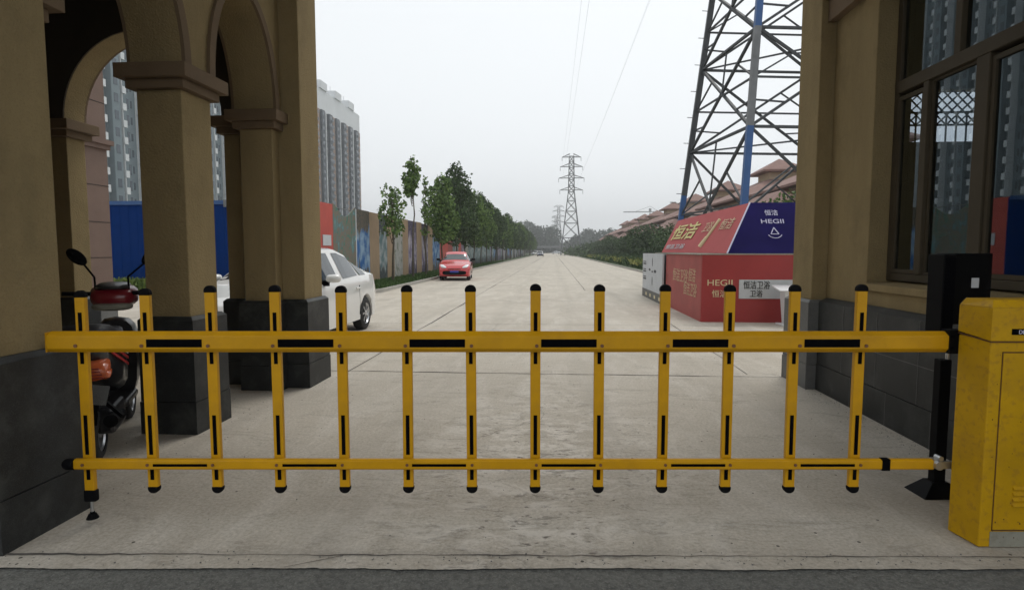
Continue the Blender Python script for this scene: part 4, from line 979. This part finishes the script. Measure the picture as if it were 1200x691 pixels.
lattice_tower('far_pylon', 'middle distance pale pylon just left of the large far one', (4.0, 420, 0), 5.0, PI/4, 30, lf2, .35, .22, 'pylon_light', 'pylon_light', arms=((22.2, 4.2), (26.2, 4.8), (30, 4.2), (33.2, 3.4)), zwaist=21.5, dens=False)
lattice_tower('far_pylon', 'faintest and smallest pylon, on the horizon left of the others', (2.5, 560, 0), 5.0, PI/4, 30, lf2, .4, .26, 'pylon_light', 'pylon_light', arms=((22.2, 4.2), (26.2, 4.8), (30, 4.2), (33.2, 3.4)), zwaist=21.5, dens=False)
for i, (x, z) in enumerate(((2.9, 30), (3.3, 27), (8.3, 25.0), (6.9, 21.5))):
    o = MB(); n = 24
    P_ = [Vector((x, 200-260*q/n, z-.9*(1-(2*q/n-1)**2)*2.0)) for q in range(n+1)]
    for a, b_ in zip(P_, P_[1:]): o.cyl(a, b_, .010 if i < 2 else .006, n=5, cap=False)
    tag(o.build('power_line', 'pylon_light'), ['upper left overhead power line running above the road', 'lower left overhead power line running above the road', 'upper right overhead power line running above the road', 'lower right overhead power line running above the road'][i], 'power line', 'overhead lines')

# ================================================================ TOWER BLOCKS
def block(name, label, x1, depth, y0, y1, H, wallm, whitetop, stripes, fl=3.0, bay=4.4):
    bk = thing(name, label, 'apartment block', (x1-depth/2, (y0+y1)/2, 0)); cx, cy = x1-depth/2, (y0+y1)/2
    T_ = Matrix.Translation((-cx, -cy, 0))
    def q(mb, nm, m): ob = mb.build(nm, m, bk); ob.data.transform(T_); return ob
    zt = H-whitetop*fl
    q(MB().box(x1-depth, x1, y0, y1, 0, zt), 'wall', wallm)
    nb = int((y1-y0)/bay); nf = int(H/fl)
    if whitetop:
        mb = MB().box(x1-depth, x1+.02, y0, y1, zt, H)
        for k in range(0, nb, 4): mb.box(x1-depth+2, x1+.6, y0+k*bay+1, y0+(k+2)*bay, H, H+3.2)
        q(mb, 'top_storeys', 'tower_white')
        mb = MB()
        for k in range(0, nb, 4): mb.cyl((x1-3, y0+(k+1)*bay, H+3), (x1-3, y0+(k+1)*bay, H+6), .15, n=6)
        q(mb, 'mast', 'tower_white')
    else: q(MB().box(x1-depth-.3, x1+.3, y0-.3, y1+.3, H, H+1), 'parapet', 'tower_white')
    wins = []; balc = []
    for k in range(nb):
        yb = y0+k*bay
        st = stripes[k % len(stripes)]
        if st == 'bay': q(MB().box(x1, x1+1.2, yb+.15*bay*.5, yb+bay-.15*bay*.5, 0, zt), 'bay', wallm if not whitetop else 'tower_grey')
        if st == 'brown': q(MB().box(x1, x1+.5, yb+.2, yb+bay-.2, 0, zt), 'brown_band', 'tower_brown')
        if st == 'white': q(MB().box(x1, x1+.7, yb+bay*.42, yb+bay*.58, 0, zt), 'white_stripe', 'tower_white')
        off = {'bay': 1.2, 'brown': .5}.get(st, 0)
        for f in range(nf):
            z = f*fl
            if z > zt-1:
                continue
            if st in ('bay', 'brown'): wins.append((x1+off, yb+bay*.3, yb+bay*.7, z+.9, z+2.4))
            else:
                wins.append((x1+off, yb+.5, yb+bay*.45, z+.7, z+2.5)); wins.append((x1+off, yb+bay*.62, yb+bay*.8, z+1.0, z+2.3))
                if st == 'balc': balc.append((x1+off, yb+.3, yb+bay*.5, z))
    cp = Vector((0, 0))
    wins.sort(key=lambda w_: w_[1]+w_[3]*.3); balc.sort(key=lambda w_: w_[1]+w_[3]*.3)
    def wbox(mb, w_): mb.box(w_[0]-.3, w_[0]+.04, w_[1], w_[2], w_[3], w_[4])
    def bbox(mb, b_):
        mb.box(b_[0], b_[0]+1.3, b_[1], b_[2], b_[3]-.1, b_[3]+.1); mb.box(b_[0]+1.2, b_[0]+1.3, b_[1], b_[2], b_[3]+.1, b_[3]+1.1)
        mb.box(b_[0], b_[0]+1.2, b_[1], b_[1]+.1, b_[3]+.1, b_[3]+2.9)
    for w_ in wins[:100]: mb = MB(); wbox(mb, w_); q(mb, 'window', 'win_dark')
    mb = MB(); [wbox(mb, w_) for w_ in wins[100:]]
    if len(wins) > 100: tag(q(mb, 'window', 'win_dark'), kind='stuff')
    for b_ in balc[:100]: mb = MB(); bbox(mb, b_); q(mb, 'balcony', 'tower_white')
    if len(balc) > 100:
        mb = MB(); [bbox(mb, b_) for b_ in balc[100:]]; tag(q(mb, 'balcony', 'tower_white'), kind='stuff')
    # end gable facing the gate
    mb = MB()
    for f in range(nf):
        for kx in range(3): mb.box(x1-depth+2+kx*4.5, x1-depth+3.6+kx*4.5, y0-.04, y0+.3, f*fl+.9, f*fl+2.3)
    tag(q(mb, 'gable_window', 'win_dark'), kind='stuff')
    return bk
block('apartment_block', 'pale blue grey apartment block with white balconies, seen through the porch arches', -76, 15, 84, 168, 66, 'tower_light', 0, ['balc', 'bay', 'balc', 'plain'], bay=2.3, fl=2.9)
block('apartment_block', 'dark grey apartment tower with white top storeys, right of the porch above the hoarding', -97, 15, 222, 290, 69, 'tower_grey', 3, ['bay', 'white', 'bay', 'brown'], bay=4.2)

# ================================================================ TREES
def crown_pts(rn, n, blobs):
    tot = sum(b_[3]*b_[4]*b_[5] for b_ in blobs); r = []
    for b_ in blobs:
        for i in range(int(n*b_[3]*b_[4]*b_[5]/tot)):
            while True:
                v = Vector((rn.uniform(-1, 1), rn.uniform(-1, 1), rn.uniform(-1, 1)))
                if v.length <= 1: break
            v = v.normalized()*(v.length**.6)
            r.append(Vector((b_[0]+v.x*b_[3], b_[1]+v.y*b_[4], b_[2]+v.z*b_[5])))
    return r
def leaves(pts, size, rn, clump=1, spread=.1):
    mb = MB()
    for p in pts:
        for c in range(clump):
            q = p + Vector((rn.gauss(0, spread), rn.gauss(0, spread), rn.gauss(0, spread)))
            d = Vector((rn.gauss(0, 1), rn.gauss(0, 1), rn.gauss(0, .7))).normalized(); u = d.orthogonal().normalized(); u.rotate(Matrix.Rotation(rn.uniform(0, 6.28), 3, d)); v = d.cross(u)
            s_ = size*rn.uniform(.6, 1.3)
            mb.bm.faces.new([mb.bm.verts.new(q+u*s_*a+v*s_*b_) for a, b_ in ((-.5, -.1), (0, -.42), (.6, 0), (0, .42))])
    return mb
def street_tree(label, loc, H, zb, wd, seed, group=None, sparse=1.0, narrow=False, dark=False, leafn=1500, lf=.18):
    rn = random.Random(seed); tr = thing('street_tree', label, 'tree', loc, rn.uniform(0, 6), group)
    tk = MB(); zt = H*.93; n = 7; P_ = [Vector((rn.gauss(0, .02*q), rn.gauss(0, .02*q), zt*q/n)) for q in range(n+1)]
    for q in range(n): tk.cyl(P_[q], P_[q+1], .065*(1-.8*q/n), .065*(1-.8*(q+1)/n), n=7, cap=False)
    blobs = []; ends = []
    nb = 6 if narrow else 12
    for b_ in range(nb):
        f = b_/(nb-1); z = zb+.2 + (H-zb-.5)*f; rad = wd/2*(math.sin(PI*(.18+.74*f))**.8)*rn.uniform(.6, 1.05)
        a = rn.uniform(0, 2*PI); rr = rad*rn.uniform(.35, .75)
        e = Vector((math.cos(a)*rr, math.sin(a)*rr, z)); s0 = Vector((0, 0, max(z-.7, zb*.85)))
        tk.cyl(s0, e, .022, .008, n=5, cap=False)
        k_ = rn.uniform(.30, .48)*wd*(.7 if narrow else .75)*(.5+.5*math.sin(PI*min(1, .15+f*.8)))
        blobs.append((e.x, e.y, e.z, k_, k_, k_*rn.uniform(1.0, 1.5)))
    blobs.append((P_[-1].x, P_[-1].y, H-.35, wd*.13, wd*.13, .45))
    tk.build('trunk', 'bark', tr, smooth=60)
    pts = crown_pts(rn, int(leafn*sparse*1.7/3), blobs)
    leaves(pts, lf, rn, 3, .07).build('crown', 'leaf_dark' if dark else 'leaf', tr)
    return tr
G1 = 'street trees along the left hoarding'
street_tree('nearest roadside tree, short with a loose sparse crown, just right of the white car', (-7.5, 26.8, .1), 4.6, 2.1, 1.35, 11, G1, .40, leafn=1100, lf=.15)
street_tree('second roadside tree, with a bare trunk and a small round crown high above the first', (-7.45, 30.6, .1), 6.35, 4.3, 1.0, 12, G1, .8, leafn=800, lf=.15)
street_tree('thin wispy young tree between the high crowned tree and the dense trees', (-7.5, 34, .1), 5.7, 2.4, .62, 13, G1, .45, narrow=True, leafn=600, lf=.14)
street_tree('first dense leafy roadside tree, with the red car below it', (-7.4, 38.5, .1), 6.3, 2.3, 2.5, 14, G1, 1.3, leafn=2200)
street_tree('tall dense roadside tree, highest top in the row after the red car', (-7.4, 44, .1), 7.7, 2.4, 2.6, 15, G1, 1.3, leafn=2400, dark=True)
ORD = 'sixth seventh eighth ninth tenth eleventh twelfth thirteenth fourteenth fifteenth sixteenth seventeenth eighteenth nineteenth twentieth'.split()
def tree_label(k): return ORD[k] + ' tree of the left roadside row, counted from the white car' if k < len(ORD) else 'one of the small merging trees at the far end of the left roadside row'
protos = [street_tree(tree_label(k_), (-7.4, 49+5.2*k_, .1), 6.6+.3*(k_ % 3), 2.3, 2.7, 20+k_, G1, 1.2, dark=k_ % 2 == 0, leafn=2000) for k_ in range(5)]
rnd = random.Random(9)
for k_ in range(30):
    c = copy_tree(protos[k_ % 5]); c['label'] = tree_label(k_+5); y = 49+5.2*5+5.0*k_
    c.location = (-7.4+rnd.uniform(-.3, .3), y, .1); c.rotation_euler = (0, 0, rnd.uniform(0, 6.3)); s_ = rnd.uniform(.92, 1.12); c.scale = (s_, s_, s_*rnd.uniform(.9, 1.08))
# evergreen screen on the right, in front of the villas
def bush(label, loc, H, wd, seed, group, leafn=3000, m='leaf_dark', size=.22, name='evergreen_tree'):
    rn = random.Random(seed); tr = thing(name, label, 'tree', loc, 0, group)
    tk = MB().cyl((0, 0, 0), (0, 0, H*.7), .12, .05, n=7); tk.build('trunk', 'bark', tr)
    blobs = [(rn.uniform(-.3, .3)*wd, rn.uniform(-.3, .3)*wd, H*rn.uniform(.28, .8), wd*rn.uniform(.22, .36), wd*rn.uniform(.22, .36), H*rn.uniform(.16, .26)) for _ in range(11)]
    pts = crown_pts(rn, leafn//3, blobs); leaves(pts, size, rn, 3, .12).build('crown', m, tr); return tr
G3 = 'dense evergreens screening the villas'
ORD2 = 'nearest second third fourth fifth sixth seventh eighth ninth tenth'.split()
def bush_label(k): return ORD2[k] + ' dark evergreen of the screen before the villas, counted from the booth' if k < len(ORD2) else 'one of the small far evergreens merging into a hedge on the right'
bp2 = [bush(bush_label(k_), (13.2+.4*(k_ % 2), 52+6*k_, .1), 4.3, 5.5, 40+k_, G3) for k_ in range(4)]
for k_ in range(20):
    c = copy_tree(bp2[k_ % 4]); c['label'] = bush_label(k_+4); c.location = (13.0+rnd.uniform(-.8, .8), 76+6*k_, .1); c.rotation_euler = (0, 0, rnd.uniform(0, 6.3)); s_ = rnd.uniform(.9, 1.1); c.scale = (s_, s_, s_)
bush('bright green bushy tree behind the navy banner, next to the gatehouse pilaster', (13.5, 34.5, .1), 5.7, 5.5, 60, None, 5000, 'leaf', .2, 'garden_tree')
bush('dark bushy tree behind the pink banner between the pylon legs', (13.4, 42.5, .1), 4.4, 5.0, 61, None, 4000, 'leaf_dark', .2, 'garden_tree')

# far woods
def wood(name, label, x0, x1, y0, y1, H, n, seed, m='leaf_far', size=1.4):
    rn = random.Random(seed); blobs = []
    k = max(6, int((x1-x0)/7))
    for i in range(k):
        f = (i+.5)/k; h = H*(.55+.45*math.sin(PI*min(max(f, .12), .88)))*rn.uniform(.82, 1.12); x = x0+(x1-x0)*f
        blobs.append((x, rn.uniform(y0, y1), h*.62, 6, 6, h*.40)); blobs.append((x+rn.uniform(-3, 3), rn.uniform(y0, y1), h*.3, 7, 7, h*.32))
    return tag(leaves(crown_pts(rn, n, blobs), size, rn, 2, .8).build(name, m), label, 'wood', kind='stuff')
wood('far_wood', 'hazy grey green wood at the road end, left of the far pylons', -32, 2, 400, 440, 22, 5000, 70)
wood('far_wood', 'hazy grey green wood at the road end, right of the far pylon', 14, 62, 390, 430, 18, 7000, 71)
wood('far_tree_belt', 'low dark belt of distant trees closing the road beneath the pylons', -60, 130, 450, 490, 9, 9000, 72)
wood('roadside_thicket', 'distant dark bushes beside the far right stretch of road', 9, 16, 150, 300, 3.2, 2500, 73, 'leaf_dark', .7)
br = thing('road_bridge', 'low grey road bridge crossing the far end of the road', 'bridge', (0, 380, 0))
MB().box(-60, 60, -4, 4, 3.6, 4.8).build('deck', 'pylon_light', br)
for x in (-36, -12, 12, 36): MB().box(x-.8, x+.8, -3, 3, 0, 3.59).build('pier', 'pylon_light', br)

# ================================================================ VILLAS
def villa(label, loc, seed):
    v = thing('villa', label, 'house', loc, 0, 'red roofed villas behind the evergreens'); v.scale = (1.08, 1.15, 1.14); rn = random.Random(seed)
    MB().box(-5, 5, -6, 6, 0, 6.0).build('wall', 'villa', v)
    def hip(x0, x1, y0, y1, z, h, nm='roof'):
        m_ = min(x1-x0, y1-y0)/2; cx = (x0+x1)/2
        mb = MB(); b4 = [(x0, y0, z), (x1, y0, z), (x1, y1, z), (x0, y1, z)]
        if (x1-x0) > (y1-y0): r1, r2 = (x0+m_, (y0+y1)/2, z+h), (x1-m_, (y0+y1)/2, z+h)
        else: r1, r2 = (cx, y0+m_, z+h), (cx, y1-m_, z+h)
        vv = [mb.bm.verts.new(p) for p in b4+[r1, r2]]; low = [mb.bm.verts.new((p[0], p[1], z-.18)) for p in b4]
        if (x1-x0) > (y1-y0):
            fs = ((0, 1, 5, 4), (1, 2, 5), (2, 3, 4, 5), (3, 0, 4))
        else: fs = ((0, 1, 4), (1, 2, 5, 4), (2, 3, 5), (3, 0, 4, 5))
        for f in fs: mb.bm.faces.new([vv[i] for i in f])
        for i in range(4): j = (i+1) % 4; mb.bm.faces.new((vv[i], low[i], low[j], vv[j]))
        mb.bm.faces.new(low[::-1]); return mb.build(nm, 'tile', v)
    rf = hip(-6, 6, -7, 7, 6.0, 2.6)
    MB().box(-7.6, -5.01, -3.5, 3.5, 0, 4.2).build('porch_wing', 'villa', v); hip(-8.5, -4.9, -4.4, 4.4, 4.2, 1.3)
    MB().box(-1, 2, -2, 1, 6.3, 9.0).build('dormer_tower', 'villa', v); hip(-1.8, 2.8, -2.8, 1.8, 9.0, 1.3)
    for y in (-4.3, -1.5, 1.5, 4.3):
        for z in (1.0, 4.3):
            if z > 4 or abs(y) > 4: f = MB().box(-5.06, -4.9, y-.6, y+.6, z, z+1.3).build('window', 'win_dark', v)
    for x in (-3, 0, 3): MB().box(x-.6, x+.6, -6.06, -5.9, 4.2, 5.5).build('window', 'win_dark', v)
    MB().box(2.8, 3.6, 2, 2.8, 7, 9.2).build('chimney', 'villa', rf)
    return v
v0 = villa('nearest red roofed villa, right of the pylon blue leg, partly behind the gatehouse pilaster', (25, 50, 0), 1)
for k_ in range(8):
    c = copy_tree(v0); c.location = (24.5, 68+19*k_, rnd.uniform(-.4, .2))
    c['label'] = ['red roofed villa seen through the pylon legs, its hipped roof next to the blue leg', 'red roofed villa just left of the pylon, first one clear of its left leg', 'second red roof left of the pylon left leg', 'third red roof left of the pylon left leg', 'fourth red roof left of the pylon, small with the distance', 'fifth red roof left of the pylon, small with the distance', 'sixth and nearly smallest red roof in the row of villas', 'farthest and smallest red roof in the row of villas'][k_]

# tower crane and lamp post
cr = thing('tower_crane', 'small pale tower crane on the horizon left of the near pylon', 'crane', (88, 540, 0))
MB().bar((0, 0, 0), (0, 0, 36), 1.2).build('mast', 'pylon_light', cr)
MB().bar((-24, 0, 37), (10, 0, 37), .8).bar((-14, 0, 37), (0, 0, 42), .25).bar((8, 0, 37), (0, 0, 42), .25).build('jib', 'pylon_light', cr)
MB().box(6, 10, -1, 1, 33.5, 36.6).build('counterweight', 'pylon', cr)
MB().box(-1, 1, -1, 1, 37.4, 40).build('cab', 'pylon_light', cr)
ls = thing('street_lamp', 'slim grey double armed street lamp left of the near pylon', 'street lamp', (12.6, 58, .1))
MB().cyl((0, 0, 0), (0, 0, 6.0), .07, .04, n=8).build('pole', 'pylon_light', ls)
for s_ in (-1, 1):
    MB().cyl((0, 0, 5.9), (s_*.8, 0, 6.15), .03, n=6).build('arm', 'pylon_light', ls)
    MB().box(*sorted((s_*.7, s_*1.25)), -.1, .1, 6.12, 6.2).build('lamp_head', 'pylon_light', ls, bevel=.02)

# ================================================================ SHADE SLAB, ADDED OUT OF VIEW TO DARKEN THE GATE
gr = thing('added_shade_slab', 'flat tan slab out of view, added high over the barrier to shade the gate', 'added shade slab', (0, 5, 5.7))
MB().box(-2.9, 2.9, -4.9, 1.9, .0, .7).build('slab', 'stucco_band', gr)

# ================================================================ HAZE
hz = MB().box(-950, 950, -80, 1550, -1.0, 90).build('haze', 'white')
hz.data.materials.clear(); hm = bpy.data.materials.new('haze'); hm.use_nodes = True; hn = hm.node_tree.nodes; hn.remove(hn['Principled BSDF'])
pv = hn.new('ShaderNodeVolumePrincipled'); pv.inputs['Color'].default_value = (.98, .99, 1, 1); pv.inputs['Density'].default_value = .0008; pv.inputs['Anisotropy'].default_value = .2
hm.node_tree.links.new(pv.outputs[0], hn['Material Output'].inputs['Volume']); hz.data.materials.append(hm)
tag(hz, kind='stuff', label='thin pale haze in the air over the road', cat='haze')
bpy.context.view_layer.update()
